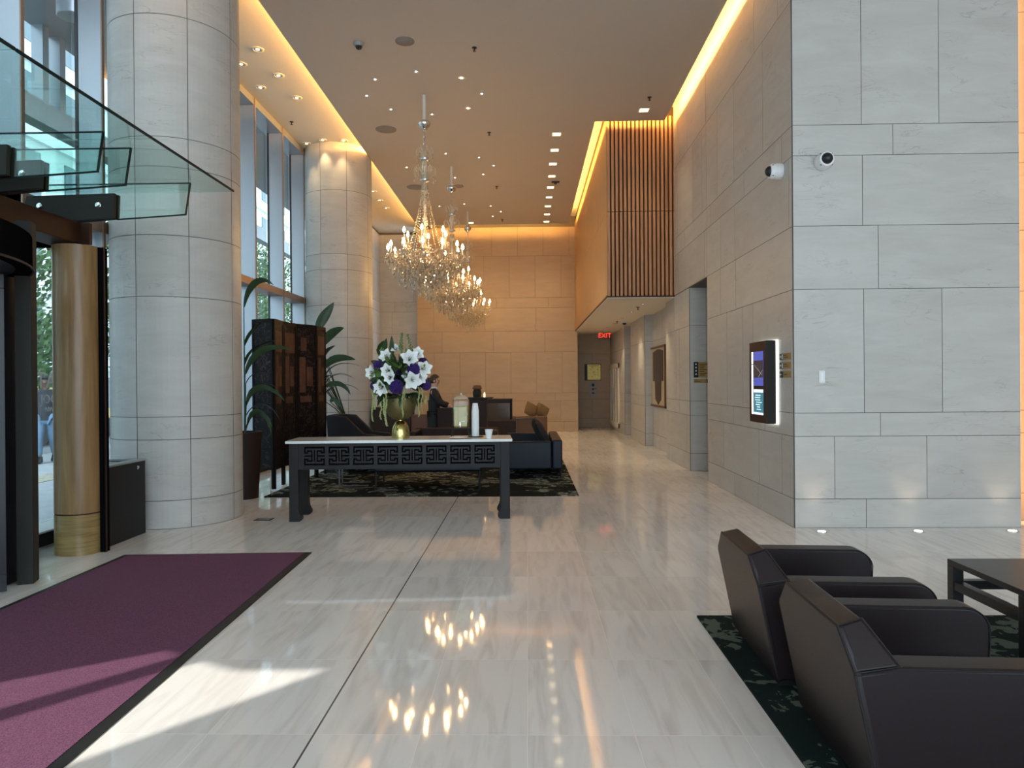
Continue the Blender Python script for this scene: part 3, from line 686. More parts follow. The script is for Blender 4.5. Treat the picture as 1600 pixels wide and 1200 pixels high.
t = thing('dome_camera', 'small dark dome camera under the low corridor ceiling', 'security camera', pt(975.6, 502, z=3.02))
q = MB(); q.lathe([(.07, 0), (.07, -.03), (.055, -.045)], 18); q.build('housing', 'white', t, smooth=True)
q = MB(); q.ball((0, 0, -.045), .05, 14, 8); q.build('dome', 'black_metal', t, smooth=True)
# warm spots aimed at the back wall, without fixtures
for x in (-2.6, -1.1, .5): spot((x, 19.6, 6.14), 50, 80, (1, .66, .32), .9, .06, (0, .55, -1))

# ------------------------------------------------------------------ chandeliers
def chandelier():
    t = thing('crystal_chandelier', 'x', 'chandelier', (0, 0, 0), 0, 'crystal chandeliers')
    Z = lambda px_: 1.5+(597-px_)/1110*11.47
    zc = ZC
    q = MB(); q.tube([(0, 0, zc), (0, 0, Z(190))], .028, 12); q.build('ceiling_rod', 'white_paint', t, smooth=True)
    z = Z(190)
    q = MB(); q.lathe([(.03, z+.05), (.10, z+.01), (.105, z-.01), (.085, z-.06), (.04, z-.10), (.02, z-.12)], 24); q.build('metal_cup', 'chrome', t, smooth=True)
    q = MB(); z0 = z-.11
    for k in range(6):
        T_ = Matrix.Translation((0, 0, z0-.03-.055*k)) @ Matrix.Rotation(PI/2*(k % 2), 4, 'Z') @ Matrix.Rotation(PI/2, 4, 'X')
        q.tube([T_ @ Vector((.020*math.cos(a*PI/4), .036*math.sin(a*PI/4), 0)) for a in range(9)], .006, 5)
    q.build('chain', 'steel', t, smooth=True)
    # glass baluster stem
    zt, zb = z0-.34, Z(425)
    prof = []
    n = 36
    for k in range(n+1):
        s_ = k/n; zz = zt+(zb-zt)*s_
        r = .012+.020*abs(math.sin(s_*PI*8))+(.03 if abs(s_-.12) < .02 or abs(s_-.34) < .02 else 0)
        prof.append((r, zz))
    q = MB(); q.lathe(prof, 14); q.build('glass_stem', 'crystal', t, smooth=True)
    q = MB()
    for zz in (Z(247), Z(280)): q.lathe([(.02, zz+.03), (.075, zz+.01), (.07, zz-.01), (.02, zz-.03)], 16)
    q.lathe([(.03, Z(402)), (.13, Z(404)), (.14, Z(410)), (.08, Z(416)), (.03, Z(418))], 20); q.build('metal_collar', 'steel', t, smooth=True)
    # glass scrolls round the stem
    for zz, rr, nn in ((Z(238), .13, 6), (Z(268), .17, 8)):
        for k in range(nn):
            a = 2*PI*k/nn; T_ = Matrix.Translation((0, 0, zz)) @ Matrix.Rotation(a, 4, 'Z')
            q = MB(); P_ = [(.03, 0, -.12), (.06, 0, .02), (rr*.8, 0, .10), (rr, 0, .06), (rr*1.02, 0, 0), (rr*.85, 0, -.02)]
            q.tube([T_ @ Vector(v) for v in P_], .007, 5)
            for j in range(3): q.octa(T_ @ Vector((rr, 0, -.03-.05*j)), .009, .018)
            q.build('glass_scroll', 'crystal', t, smooth=False)
    # arms with candles
    for tier, (na, rad, zcand, zhub, off) in enumerate(((12, .60, Z(386), Z(408), .15), (6, .36, Z(362), Z(398), .5))):
        for k in range(na):
            a = 2*PI*(k+off)/na; T_ = Matrix.Rotation(a, 4, 'Z')
            zz = zcand-.10
            P_ = [(.05, 0, zhub), (rad*.35, 0, zhub-.10), (rad*.7, 0, zhub-.09), (rad*.97, 0, zz-.10), (rad, 0, zz-.02)]
            # smooth the path
            pp = []
            for i in range(len(P_)-1):
                for s_ in (0, .5):
                    p0, p1 = Vector(P_[i]), Vector(P_[i+1]); pp.append(T_ @ (p0.lerp(p1, s_)))
            pp.append(T_ @ Vector(P_[-1]))
            q = MB(); q.tube(pp, .013, 6)
            q.lathe([(.012, zz-.05), (.05, zz-.03), (.058, zz-.022), (.015, zz-.02)], 12, (T_ @ Vector((rad, 0, 0))).xy)
            arm = q.build('arm', 'crystal', t, smooth=True)
            c0 = T_ @ Vector((rad, 0, 0))
            q = MB(); q.lathe([(.011, zz-.02), (.011, zz+.075)], 10, (c0.x, c0.y)); cd = q.build('candle_sleeve', 'steel', arm, smooth=True)
            q = MB(); q.lathe([(.010, zz+.075), (.023, zz+.10), (.020, zz+.13), (.003, zz+.17)], 10, (c0.x, c0.y)); q.build('bulb', 'bulb', arm, smooth=True)
            q = MB()
            for j in range(6):
                w_ = 2*PI*j/6; q.octa((c0.x+.055*math.cos(w_), c0.y+.055*math.sin(w_), zz-.055), .009, .02)
                q.octa((c0.x+.055*math.cos(w_), c0.y+.055*math.sin(w_), zz-.105), .011, .026)
            q.build('bobeche_drops', 'crystal', arm)
    # bead strands from the upper collar down to the arms
    g = random.Random(3)
    for k in range(14):
        a = 2*PI*k/14+.1; q = MB(); nb = 26
        for j in range(nb):
            s_ = j/(nb-1); rr = .05+.24*s_**1.5; zz = Z(288)+(Z(392)-Z(288))*s_
            q.octa((rr*math.cos(a), rr*math.sin(a), zz), .011, .014)
        q.build('bead_strand', 'crystal', t)
    # hanging crystal basket and fringes: nobody could count these
    q = MB()
    for ring, (rr, zt_, ln, nn) in enumerate(((.64, Z(400), .18, 54), (.56, Z(398), .28, 56), (.46, Z(398), .36, 54), (.36, Z(402), .40, 40), (.24, Z(402), .44, 28), (.12, Z(406), .48, 14))):
        for k in range(nn):
            a = 2*PI*k/nn+g.random()*.1; L_ = ln*(.65+.5*g.random()); m_ = int(L_/.045)+1
            for j in range(m_):
                rj = rr*(1-.10*j/m_)
                q.octa((rj*math.cos(a)+g.uniform(-.012, .012), rj*math.sin(a)+g.uniform(-.012, .012), zt_-.045*j+g.uniform(-.01, .01)), .012+.006*g.random(), .02)
            q.octa((rr*.9*math.cos(a), rr*.9*math.sin(a), zt_-.045*m_-.02), .014, .03)
    o = q.build('crystal_fringe', 'crystal', t); o['kind'] = 'stuff'
    q = MB(); q.octa((-.12, -.05, Z(441)), .022, .035); q.tube([(-.12, -.05, Z(441)), (-.12, -.05, Z(432))], .003, 4); q.build('pendant_drop', 'crystal', t)
    return t
c0 = chandelier()
chl = [((-1.64, 11.47), 'largest looking crystal chandelier, hanging nearest the camera'), ((-1.61, 15.3), 'crystal chandelier hanging in the middle of the three'), ((-1.60, 19.3), 'crystal chandelier hanging farthest away by the back wall')]
for i, ((x, y), lab) in enumerate(chl):
    if i == 0: c0.location = (x, y, 0); c0['label'] = lab
    else: dup(c0, (x, y, 0), R(23*i), lab)

# ------------------------------------------------------------------ things on the right walls
def wall_camera(label, loc, rz):
    """a dome camera; local -y looks away from the wall"""
    t = thing('security_camera', label, 'security camera', loc, rz, 'white dome cameras on the stone walls')
    q = MB(); q.lathe([(.085, 0), (.085, .06), (.075, .085)], 24, T=Matrix.Translation((0, 0, 0)) @ Matrix.Rotation(R(90), 4, 'X')); q.build('mount', 'white', t, smooth=True)
    q = MB(); q.lathe([(.078, .07), (.082, .10), (.07, .125)], 24, T=Matrix.Rotation(R(90), 4, 'X')); q.build('collar', 'white', t, smooth=True)
    q = MB(); q.ball((0, -.115, .004), .058, 18, 10); q.build('dome', 'black_metal', t, smooth=True)
    q = MB()
    for sx in (-1, 1):
        for sz in (-1, 1): q.lathe([(.006, .1), (.006, .112)], 8, T=Matrix.Translation((sx*.055, 0, sz*.055)) @ Matrix.Rotation(R(90), 4, 'X'))
    q.build('screws', 'black', t)
wall_camera('white dome security camera on the grey wall facing the entrance', (2.995, 7.262, 3.70), 0)
wall_camera('white dome security camera seen in profile on the long right wall', (2.692, 7.56, 3.70), R(-90))
# back-lit directory display
t = thing('directory_display', 'dark metal directory display cabinet with a white glowing edge on the right wall', 'display', (2.69, 7.98, 1.48))
q = MB(); q.box(-.02, 0, -.285, .285, -.455, .455); q.build('glow_edge', emis('display_edge_glow', (1, .97, .9), 1.3), t)
q = MB(); q.box(-.125, -.02, -.28, .28, -.45, .45); q.build('cabinet', 'dark_plate', t, bevel=.004)
q = MB(); q.box(-.129, -.125, -.277, .277, -.447, .447); q.build('face_plate', 'bronze', t)
q = MB(); q.box(-.132, -.129, -.20, .12, -.04, .34); scr = q.build('upper_screen', emis('blue_screen', (.04, .055, .26), .8), t)
q = MB(); q.box(-.133, -.132, -.20, .12, .05, .24); q.build('city_picture', plain('city_photo', (.10, .07, .10), .5, noise_amt=.9, nscale=40), scr)
q = MB(); q.tube([(-.134, -.17, .08), (-.134, .08, .19)], .003, 5); q.tube([(-.134, -.05, .06), (-.134, -.19, .13)], .003, 5); q.build('city_lines', 'paper', scr)
q = MB(); q.box(-.132, -.129, -.20, .12, -.36, -.08); lo = q.build('lower_screen', emis('teal_screen', (.02, .09, .12), 1.0), t)
pb = emis('pale_band', (.45, .5, .62), 1.0)
for z0, z1 in ((-.115, -.08), (-.36, -.335)):
    q = MB(); q.box(-.1335, -.132, -.20, .12, z0, z1); q.build('screen_band', pb, lo)
q = MB(); g = random.Random(5)
for k in range(7):
    z_ = -.15-.026*k; q.box(-.1335, -.132, -.12+g.uniform(-.03, .03), .04+g.uniform(-.04, .04), z_, z_+.010)
q.build('text_lines', emis('screen_text', (.35, .5, .55), 1.0), lo)
q = MB(); q.box(-.133, -.129, .15, .19, -.36, .34); q.build('light_bar', emis('light_bar', (1, .97, .85), 1.3), t)
q = MB(); q.box(-.136, -.129, .13, .21, .195, .205); q.build('bar_clip', 'black', t)
# three little signs
def arrow(q, y, z, s_, T=None):
    q.box(-.0015, 0, y-s_, y+s_*.3, z-s_*.12, z+s_*.12, T=T); q.prism([(y+s_*.2, z-s_*.45), (y+s_, z), (y+s_*.2, z+s_*.45)], -.0015, 0, 'x', T=T)
for i, (z, lab, lines) in enumerate(((1.747, 'top', 2), (1.654, 'middle', 2), (1.560, 'bottom', 1))):
    t = thing('wall_sign', 'small gold and black sign on the right wall, %s of the stack of three' % lab, 'sign', (2.692, 7.48, z), 0, 'stack of small signs on the right wall')
    q = MB(); q.box(-.006, 0, -.155, .05, -.034, .034); q.build('gold_panel', 'gold_plate', t)
    q = MB(); q.box(-.006, 0, .05, .155, -.034, .034); pn = q.build('black_panel', 'black', t)
    q = MB(); T_ = Matrix.Translation((-.006, 0, 0)); arrow(q, .12, 0, .022, T_)
    if i < 2: q.box(-.0015, 0, .062, .088, -.026, .026, T=T_)
    q.build('pictogram', 'paper', pn)
    q = MB()
    for k in range(lines): q.box(-.0075, -.006, -.06-.03*k, .02, (.008 if lines == 2 else -.005)-.02*k, (.016 if lines == 2 else .004)-.02*k)
    q.build('lettering', 'black', t)
t = thing('light_switch', 'white wall control plate with raised buttons on the grey wall', 'switch', (2.978, 7.262, 1.533))
q = MB(); q.box(-.03, .03, -.008, 0, -.062, .062); q.build('plate', 'white', t, bevel=.004)
q = MB(); q.box(-.012, .012, -.012, -.008, -.04, .04); q.build('buttons', 'paper', t)
# pier directory
t = thing('directory_sign', 'gold and black directory sign on the face of the pier in the corridor', 'sign', (2.76, 11.872, 1.55))
q = MB(); q.box(0, .075, -.008, 0, .005, .265); bp = q.build('arrow_strip', 'black', t)
q = MB()
for k in range(4): q.box(.026, .046, -.010, -.008, .05+.055*k, .072+.055*k)
q.build('arrows', 'paper', bp)
q = MB(); q.box(.075, .40, -.008, 0, .005, .265); q.build('gold_panel', 'gold_plate', t)
q = MB(); g = random.Random(8)
for k in range(7): q.box(.095, .16+g.random()*.09, -.0095, -.008, .04+.030*k, .050+.030*k)
q.build('lettering', 'bronze', t)
q = MB(); q.box(0, .21, -.008, 0, -.085, -.02); q.build('lower_plate', 'gold_plate', t)
q = MB(); q.box(.012, .07, -.0095, -.008, -.042, -.034); q.box(.012, .11, -.0095, -.008, -.066, -.058); q.build('lower_lettering', 'bronze', t)
q = MB(); q.box(.21, .30, -.009, 0, -.085, -.02); q.build('lower_symbol', 'black', t)
# framed garment artwork in the recess
t = thing('framed_artwork', 'framed dark tunic artwork hanging in the stone recess of the corridor', 'artwork', (2.897, 15.72, 1.60))
q = MB(); q.box(-.02, 0, -.84, .84, -.66, .66); q.build('backing', plain('cream_mat', (.50, .42, .28), .8), t)
q = MB()
for a in ((-.86, .86, .63, .67), (-.86, .86, -.67, -.63)): q.box(-.05, 0, *a)
for a in ((-.86, -.82, -.67, .67), (.82, .86, -.67, .67)): q.box(-.05, 0, *a)
q.build('frame', 'brown_leather', t, bevel=.004)
q = MB(); q.prism([(-.60, .55), (-.1, .60), (.1, .60), (.60, .55), (.60, -.1), (.38, -.1), (.34, -.50), (0, -.62), (-.34, -.50), (-.38, -.1), (-.60, -.1)], -.03, -.02, 'x'); q.build('tunic', plain('dark_woven_tunic', (.085, .062, .05), .9, noise_amt=.5, nscale=25), t)
# white framed glazed doors deep in the corridor
t = thing('glazed_doors', 'white framed glazed double doors at the deep end of the corridor', 'door', (2.712, 22.35, .12))
q = MB()
for k in range(5): q.box(-.05, 0, -1.3+.62*k, -1.15+.62*k, 0, 1.92)
for z in (0, 1.78): q.box(-.055, 0, -1.3, 1.33, z, z+.14)
q.build('white_frame', 'white_paint', t, bevel=.004)
q = MB(); q.box(-.012, 0, -1.25, 1.28, .1, 1.8); q.build('dark_glass', plain('dark_glass', (.03, .022, .018), .1), t)
q = MB()
for k in range(2): q.tube([(-.06, -.35+.63*k, .7), (-.06, -.35+.63*k, 1.2)], .012, 8)
q.build('handles', 'steel', t)
t = thing('notice_board', 'yellow lit notice sheet in a black frame on the corridor end wall', 'notice board', (2.16, 23.39, 1.81))
q = MB(); q.box(-.29, -.20, -.06, 0, -.27, .27); q.box(-.20, .25, -.02, 0, -.27, .27); q.build('frame', 'black', t)
q = MB(); q.box(-.20, .235, -.03, -.02, -.25, .25); q.build('sheet', emis('notice_sheet', (.42, .34, .10), .15), t)
q = MB(); g = random.Random(2)
for k in range(26):
    x_, z_ = g.uniform(-.16, .14), g.uniform(-.2, .17); q.box(x_, x_+g.uniform(.01, .06), -.032, -.03, z_, z_+.008)
q.box(-.15, .18, -.032, -.03, .20, .215); q.build('plan_marks', 'bronze', t)
t = thing('intercom_panel', 'pale metal panel with buttons below the yellow notice in the corridor', 'panel', (2.145, 23.39, 1.255))
q = MB(); q.box(-.14, .14, -.012, 0, -.23, .23); q.build('plate', 'grey_plate', t)
q = MB(); q.box(-.04, .04, -.018, -.012, .09, .18); q.box(-.03, .03, -.018, -.012, -.03, .03); q.box(.06, .09, -.018, -.012, .0, .03); q.box(-.04, .04, -.018, -.012, -.15, -.11); q.build('buttons', 'black', t)
t = thing('exit_sign', 'small red lit EXIT sign hanging at the end of the corridor ceiling', 'exit sign', (2.275, 21.0, 2.86))
q = MB(); q.box(-.17, .17, .006, .016, -.12, .12); q.build('plate', 'green_glass', t)
q = MB(); q.tube([(0, .01, .12), (0, .01, .165)], .015, 8); q.build('stem', 'white', t)
M['exit_red'] = emis('exit_red', (1, .03, .02), 1.1)
text('EXIT', .19, (-.19, .0, -.065), (R(90), 0, 0), 'exit_red', t, 'letters', .004)
for i, (x, y) in enumerate([(2.891, 7.075), (3.835, 7.078), (4.749, 7.08)]):
    lab = 'round floor uplight set in the marble at the foot of the grey wall, %s' % ('left one', 'middle one', 'right one')[i]
    if i == 0:
        up = thing('floor_uplight', lab, 'floor light', (x, y, 0), 0, 'floor uplights at the grey wall')
        q = MB(); q.lathe([(.055, 0), (.055, .004), (.04, .005)], 24); q.build('ring', 'steel', up, smooth=True)
        q = MB(); q.lathe([(.038, .004), (.036, .008)], 20); q.build('lens', emis('uplight_lens', (1, .9, .78), 6), up)
    else: dup(up, (x, y, 0), 0, lab)
    spot((x, y, .03), 2, 60, (1, .75, .5), .8, .03, (0, .25, 1))

# ------------------------------------------------------------------ leather armchairs, low table, rug on the right
q = MB(); q.box(0, 3.6, -4.6, 0, .001, .012); o = q.build('area_rug', 'rug', loc=(1.062, 4.53, 0)); tag(o, 'dark green area rug with pale leaf pattern under the leather armchairs', 'rug')
def leather_chair(label, loc, rz):
    t = thing('leather_armchair', label, 'armchair', loc, rz, 'dark leather armchairs on the patterned rug')
    # body panel under the back, seat base
    q = MB(); q.prism([(.13, .05), (.82, .05), (.84, .18), (.13, .18)], .12, .68, 'y'); q.build('base', 'leather', t, bevel=.02)
    q = MB()   # backrest: battered rear, mitred shoulders above the arms
    v = [(.118, .10, .045), (.22, .10, .045), (.22, .7, .045), (.118, .7, .045),
         (.028, .10, .505), (.19, .10, .53), (.19, .7, .53), (.028, .7, .505)]
    f = [(0, 3, 2, 1), (0, 1, 5, 4), (2, 3, 7, 6), (0, 4, 7, 3), (1, 2, 6, 5), (4, 5, 6, 7)]
    q.add(v, f)
    v = [(.025, .0, .510), (.172, .0, .532), (.172, .8, .532), (.025, .8, .510), (.0, .085, .640), (.088, .10, .662), (.098, .64, .655), (.008, .655, .632)]
    f = [(0, 3, 2, 1), (0, 1, 5, 4), (2, 3, 7, 6), (0, 4, 7, 3), (1, 2, 6, 5), (4, 5, 6, 7)]
    q.add(v, f)
    o_ = .006
    v = [(.114-o_, -.001, .045), (.024-o_, -.001, .508), (-.001-o_, .083, .642), (.007-o_, .657, .634), (.024-o_, .801, .508), (.114-o_, .801, .045)]
    v += [(x+.03, y, z) for x, y, z in v]
    q.add(v, [(0, 1, 4, 5), (1, 2, 3, 4), (11, 10, 7, 6), (10, 9, 8, 7)]+[(i, (i+6), (i+1) % 6+6, (i+1) % 6) for i in range(6)])
    bk = q.build('backrest', 'leather', t, bevel=.010, bseg=3)
    q = MB()
    q.tube([(.023, -.001, .512), (.0, .085, .640), (.008, .655, .633), (.023, .801, .512)], .0035, 6)
    q.tube([(.088, .099, .664), (.172, -.001, .533), (.025, -.001, .509)], .003, 6); q.tube([(.0, .085, .642), (.088, .099, .664)], .003, 6)
    q.build('piping', 'seam', bk, smooth=True)
    for s_ in (0, 1):
        y0, y1 = (0, .125) if not s_ else (.675, .8)
        prof = [(.115, .05), (.84, .05), (.865, .36)]+[(.765+.10*math.cos(a), .425+.10*math.sin(a)) for a in [R(10+80*k/6) for k in range(7)]]+[(.17, .530), (.025, .505)]
        q = MB(); q.prism(prof, y0, y1, 'y'); am = q.build('arm', 'leather', t, bevel=.014, bseg=3)
        q = MB(); pr = prof[3:-2][::-1]; oo = y0-.0005 if not s_ else y1+.0005; ii = y1+.0005 if not s_ else y0-.0005
        for yy in (oo, ii): q.tube([(.03 if yy == oo else .20, yy, .500 if yy == oo else .521), (.17, yy, .521)]+[(x, yy, z-.006) for x, z in pr]+[(.86, yy, .34), (.838, yy, .06)], .003, 6)
        q.tube([(.113, oo, .055), (.023, oo, .503)], .0035, 6)
        q.build('piping', 'seam', am, smooth=True)
    q = MB(); q.box(.16, .90, .130, .670, .17, .315); q.build('seat_cushion', 'leather', t, bevel=.035, bseg=4)
    q = MB(); q.box(.13, .80, .04, .76, .012, .05); q.build('plinth', 'black', t)
    return t
ch = leather_chair('dark brown leather armchair farther from the camera, at the front edge of the rug', (1.083, 3.45, 0), R(-1.5))
dup(ch, (1.075, 2.42, 0), R(-2), 'dark brown leather armchair nearest the camera at the lower right')
t = thing('coffee_table', 'square black lacquered coffee table with lower rails, right of the armchairs', 'table', (2.44, 3.54, 0))
q = MB(); q.box(0, .80, 0, .66, .42, .452); q.build('top', 'blackwood', t, bevel=.003)
for x in (0, .74):
    for y in (0, .60):
        q = MB(); q.box(x, x+.06, y, y+.06, .012, .42); q.build('leg', 'blackwood', t, bevel=.003)
q = MB()
for x in (0, .745): q.box(x+.004, x+.056, .06, .60, .285, .335)
for y in (0, .605): q.box(.06, .74, y+.004, y+.056, .285, .335)
q.build('rail', 'blackwood', t, bevel=.003)

# ------------------------------------------------------------------ console table and what stands on it
TX0, TY0, TW, TR = -2.60, 7.655, 2.40, R(3.6)
t = thing('console_table', 'long charcoal console table with fretwork apron and white stone top', 'table', (TX0, TY0, 0), TR)
q = MB(); q.box(-.03, TW+.03, -.03, .55, .85, .88); q.build('stone_top', 'marble_top', t, bevel=.003)
def foot_leg(x0, mir, y0):
    q = MB(); P_ = [(0, 0), (.10, 0)]+[(.10+.0+.032*math.sin(a), .035-.035*math.cos(a)) for a in [R(20*k) for k in range(1, 7)]]+[(.115, .075), (.105, .10), (.10, .14), (.10, .85), (0, .85)]
    P_ = [((x0+x) if not mir else (x0-x), z) for x, z in P_]
    if mir: P_ = P_[::-1]
    q.prism(P_, y0, y0+.10, 'y'); q.build('leg', 'charcoal', t, bevel=.005)
for y0 in (0, .42): foot_leg(0, False, y0); foot_leg(TW, True, y0)
FRET = ["###############", "#.............#", "#.####.#.####.#", "###..#.#.#..###", ".....#.#.#.....", "######.#.######", ".....#.#.#.....", "###..#.#.#..###", "#.####.#.####.#", "#.............#", "###############"]
def apron(y, sgn, name):
    q = MB(); q.box(.10, TW-.10, y+.004, y+.018, .565, .85, 0)
    bq = q.build('apron_shade_backing', 'matte_black', t); q = MB()  # black panel stands in for the shadow inside the fret grooves
    yo = (y-.024, y+.004)
    ux, w_, zt, h_ = .165, .215, .812, .20
    q.box(.10, TW-.10, *yo, .565, zt-h_-.002); q.box(.10, TW-.10, *yo, zt+.002, .85)
    pitch = (TW-.33+.045)/8; cx_, cz_ = (pitch-.045)/15, h_/11
    prev = .10
    for k in range(8):
        x0 = ux+k*pitch; q.box(prev, x0-.002, *yo, zt-h_-.002, zt+.002)
        for r_, row in enumerate(FRET):
            i = 0
            while i < 15:
                if row[i] == '.':
                    j = i
                    while j < 15 and row[j] == '.': j += 1
                    q.box(x0+i*cx_-.0006, x0+j*cx_+.0006, *yo, zt-(r_+1)*cz_-.0006, zt-r_*cz_+.0006); i = j
                else: i += 1
        prev = x0+15*cx_+.002
    q.box(prev, TW-.10, *yo, zt-h_-.002, zt+.002)
    q.build('fretwork_apron', 'charcoal', t)
apron(.035, -1, ''); 
q = MB(); q.box(.10, TW-.10, .48, .505, .565, .85); q.build('rear_apron', 'charcoal', t)
q = MB(); q.box(.02, .045, .10, .42, .565, .85); q.box(TW-.045, TW-.02, .10, .42, .565, .85); q.build('side_apron', 'charcoal', t)

VX, VY = -1.44, 7.99
t = thing('brass_vase', 'brass goblet vase with satin bowl and domed foot on the console table', 'vase', (VX, VY, .88))
q = MB(); q.lathe([(.10, 0), (.102, .02), (.10, .08), (.09, .13), (.065, .175), (.03, .195), (.03, .205)], 36); q.build('domed_foot', 'brass', t, smooth=True)
q = MB(); q.lathe([(.03, .205), (.08, .215), (.13, .25), (.163, .31), (.175, .38), (.172, .45), (.160, .45), (.162, .38), (.15, .32), (.02, .24)], 40); q.build('bowl', 'brass_satin', t, smooth=True)

t = thing('flower_arrangement', 'large bouquet of white lilies and purple blossoms in the brass vase', 'flowers', (VX, VY, 1.33))
def P2(x, y, dy=0.0):
    v = pt(x, y, Y=VY+dy); return v-Vector((VX, VY, 1.33))
g = random.Random(11)
def petal_pts(L_, w_, curl, T_, q):
    n = 6; v = []; f = []
    for i in range(n+1):
        s_ = i/n; ww = w_*math.sin(PI*(.12+.86*s_))**.8; x = L_*s_; z = curl*L_*(s_-.2)*(s_-1.3)*-1.2
        v += [(x, -ww, z+ww*.35), (x, 0, z), (x, ww, z+ww*.35)]
    for i in range(n):
        a = 3*i; f += [(a, a+3, a+4, a+1), (a+1, a+4, a+5, a+2)]
    q.add(v, f, 0, .5, T_)
def orient(p, d, spin=0):
    d = Vector(d).normalized(); return Matrix.Translation(p) @ d.to_track_quat('Z', 'Y').to_matrix().to_4x4() @ Matrix.Rotation(spin, 4, 'Z')
lil = [(604, 557, -.10, .085), (618, 545, .02, .06), (640, 561, -.14, .11), (652, 553, -.05, .08), (582, 582, -.08, .085), (606, 579, -.20, .085), (609, 590, -.24, .075), (597, 605, -.14, .10), (644, 594, -.20, .11), (655, 590, -.10, .09), (661, 576, -.08, .10), (638, 588, -.12, .08)]
for (x, y, dy, s_) in lil:
    p = P2(x, y, dy); d = Vector((p.x*1.2, -.5+dy, p.z-.30))
    T0 = orient(p-d.normalized()*.03, d, g.random()*3)
    q = MB()
    for k in range(6):
        a = 2*PI*k/6; T_ = T0 @ Matrix.Rotation(a, 4, 'Z') @ Matrix.Rotation(R(-38 if k % 2 else -28), 4, 'Y')
        petal_pts(s_*1.25, s_*.46, .5, T_, q)
    L_ = q.build('lily', 'petal', t, smooth=True)
    q = MB()
    for k in range(5):
        a = 2*PI*k/5; q.tube([T0 @ Vector((0, 0, 0)), T0 @ Vector((.018*math.cos(a), .018*math.sin(a), s_*.7))], [.0015, .003], 4)
    q.build('stamens', 'stamen', L_)
for (x, y, dy, s_) in [(619, 604, -.22, .078), (646, 577, -.16, .068), (591, 571, -.06, .05), (661, 566, .05, .05), (666, 602, -.04, .05), (586, 603, -.02, .05), (598, 569, -.04, .045), (615, 590, .05, .12), (640, 590, .08, .12)]:
    p = P2(x, y, dy); q = MB()
    for k in range(150):
        z_ = 1-2*(k+.5)/150; a = k*2.39996; rr = math.sqrt(1-z_*z_); d = Vector((rr*math.cos(a), rr*math.sin(a), z_))
        q.octa(p+d*s_*.92, .012, .013)
    q.ball(p, s_*.86, 14, 10); q.build('purple_blossom', 'purple', t)
# leaves
def blade(q, path, w_, droop=0.0, tw=0.0, mi=0):
    """leaf blade along a path of points"""
    path = [Vector(v) for v in path]; n = 9; v = []; f = []
    def bez(s_):
        pp = path[:]
        while len(pp) > 1: pp = [pp[i].lerp(pp[i+1], s_) for i in range(len(pp)-1)]
        return pp[0]
    for i in range(n+1):
        s_ = i/n; p = bez(s_); d = (bez(min(1, s_+.02))-bez(max(0, s_-.02))).normalized()
        side = d.cross(Vector((0, .55, .85))); side = side.normalized() if side.length > 1e-4 else Vector((1, 0, 0))
        if tw: side = Matrix.Rotation(tw, 3, d) @ side
        nn = side.cross(d); ww = w_*math.sin(PI*min(1, (.05+.95*s_)))**.75*(1-.25*s_)
        v += [p-side*ww+nn*ww*.25, p, p+side*ww+nn*ww*.25]
    for i in range(n):
        a = 3*i; f += [(a, a+3, a+4, a+1), (a+1, a+4, a+5, a+2)]
    q.add(v, f, mi)
for (x0, y0, x1, y1, w_) in [(600, 592, 574, 572, .045), (602, 584, 577, 596, .04), (600, 575, 570, 586, .03), (597, 560, 588, 545, .03), (598, 556, 604, 528, .035), (612, 560, 612, 524, .032), (590, 548, 600, 532, .03)]:
    q = MB(); blade(q, [P2(x0, y0, .05), P2((x0+x1)/2, (y0+y1)/2, .0), P2(x1, y1, -.03)], w_, tw=1.4 if abs(x1-x0) > 19 else 0); q.build('magnolia_leaf', 'leaf', t, smooth=True)
for k in range(98):
    a = g.uniform(0, 2*PI); el = g.uniform(-.7, 1.0); rr = g.uniform(.18, .37)
    c_ = P2(621, 588, 0); d = Vector((math.cos(a)*math.cos(el), math.sin(a)*math.cos(el)*.8, math.sin(el)))
    q = MB(); blade(q, [c_+d*rr*.35, c_+d*rr*.8+Vector((0, 0, .03)), c_+d*rr*1.02], g.uniform(.03, .055), tw=g.uniform(-1.6, 1.6)); q.build('foliage_leaf', 'leaf' if g.random() < .65 else 'leaf_light', t, smooth=True)
for k in range(60):
    a = g.uniform(0, 2*PI); el = g.uniform(-.55, .35); rr = g.uniform(.20, .33); c_ = Vector((0, 0, .20)); d = Vector((math.cos(a)*math.cos(el), math.sin(a)*math.cos(el)*.8, math.sin(el)))
    q = MB(); blade(q, [c_+d*rr*.3, c_+d*rr*.8+Vector((0, 0, .03)), c_+d*rr], g.uniform(.035, .06), tw=g.uniform(-1, 1)); q.build('foliage_leaf', 'leaf', t, smooth=True)
for k in range(22):
    a = 2*PI*k/22; c_ = Vector((0, 0, .02)); d = Vector((math.cos(a), math.sin(a), 0))
    q = MB(); blade(q, [c_+d*.08, c_+d*.22+Vector((0, 0, .06)), c_+d*.26+Vector((0, 0, -.04-.04*(k % 3)))], .035); q.build('collar_leaf', 'leaf', t, smooth=True)
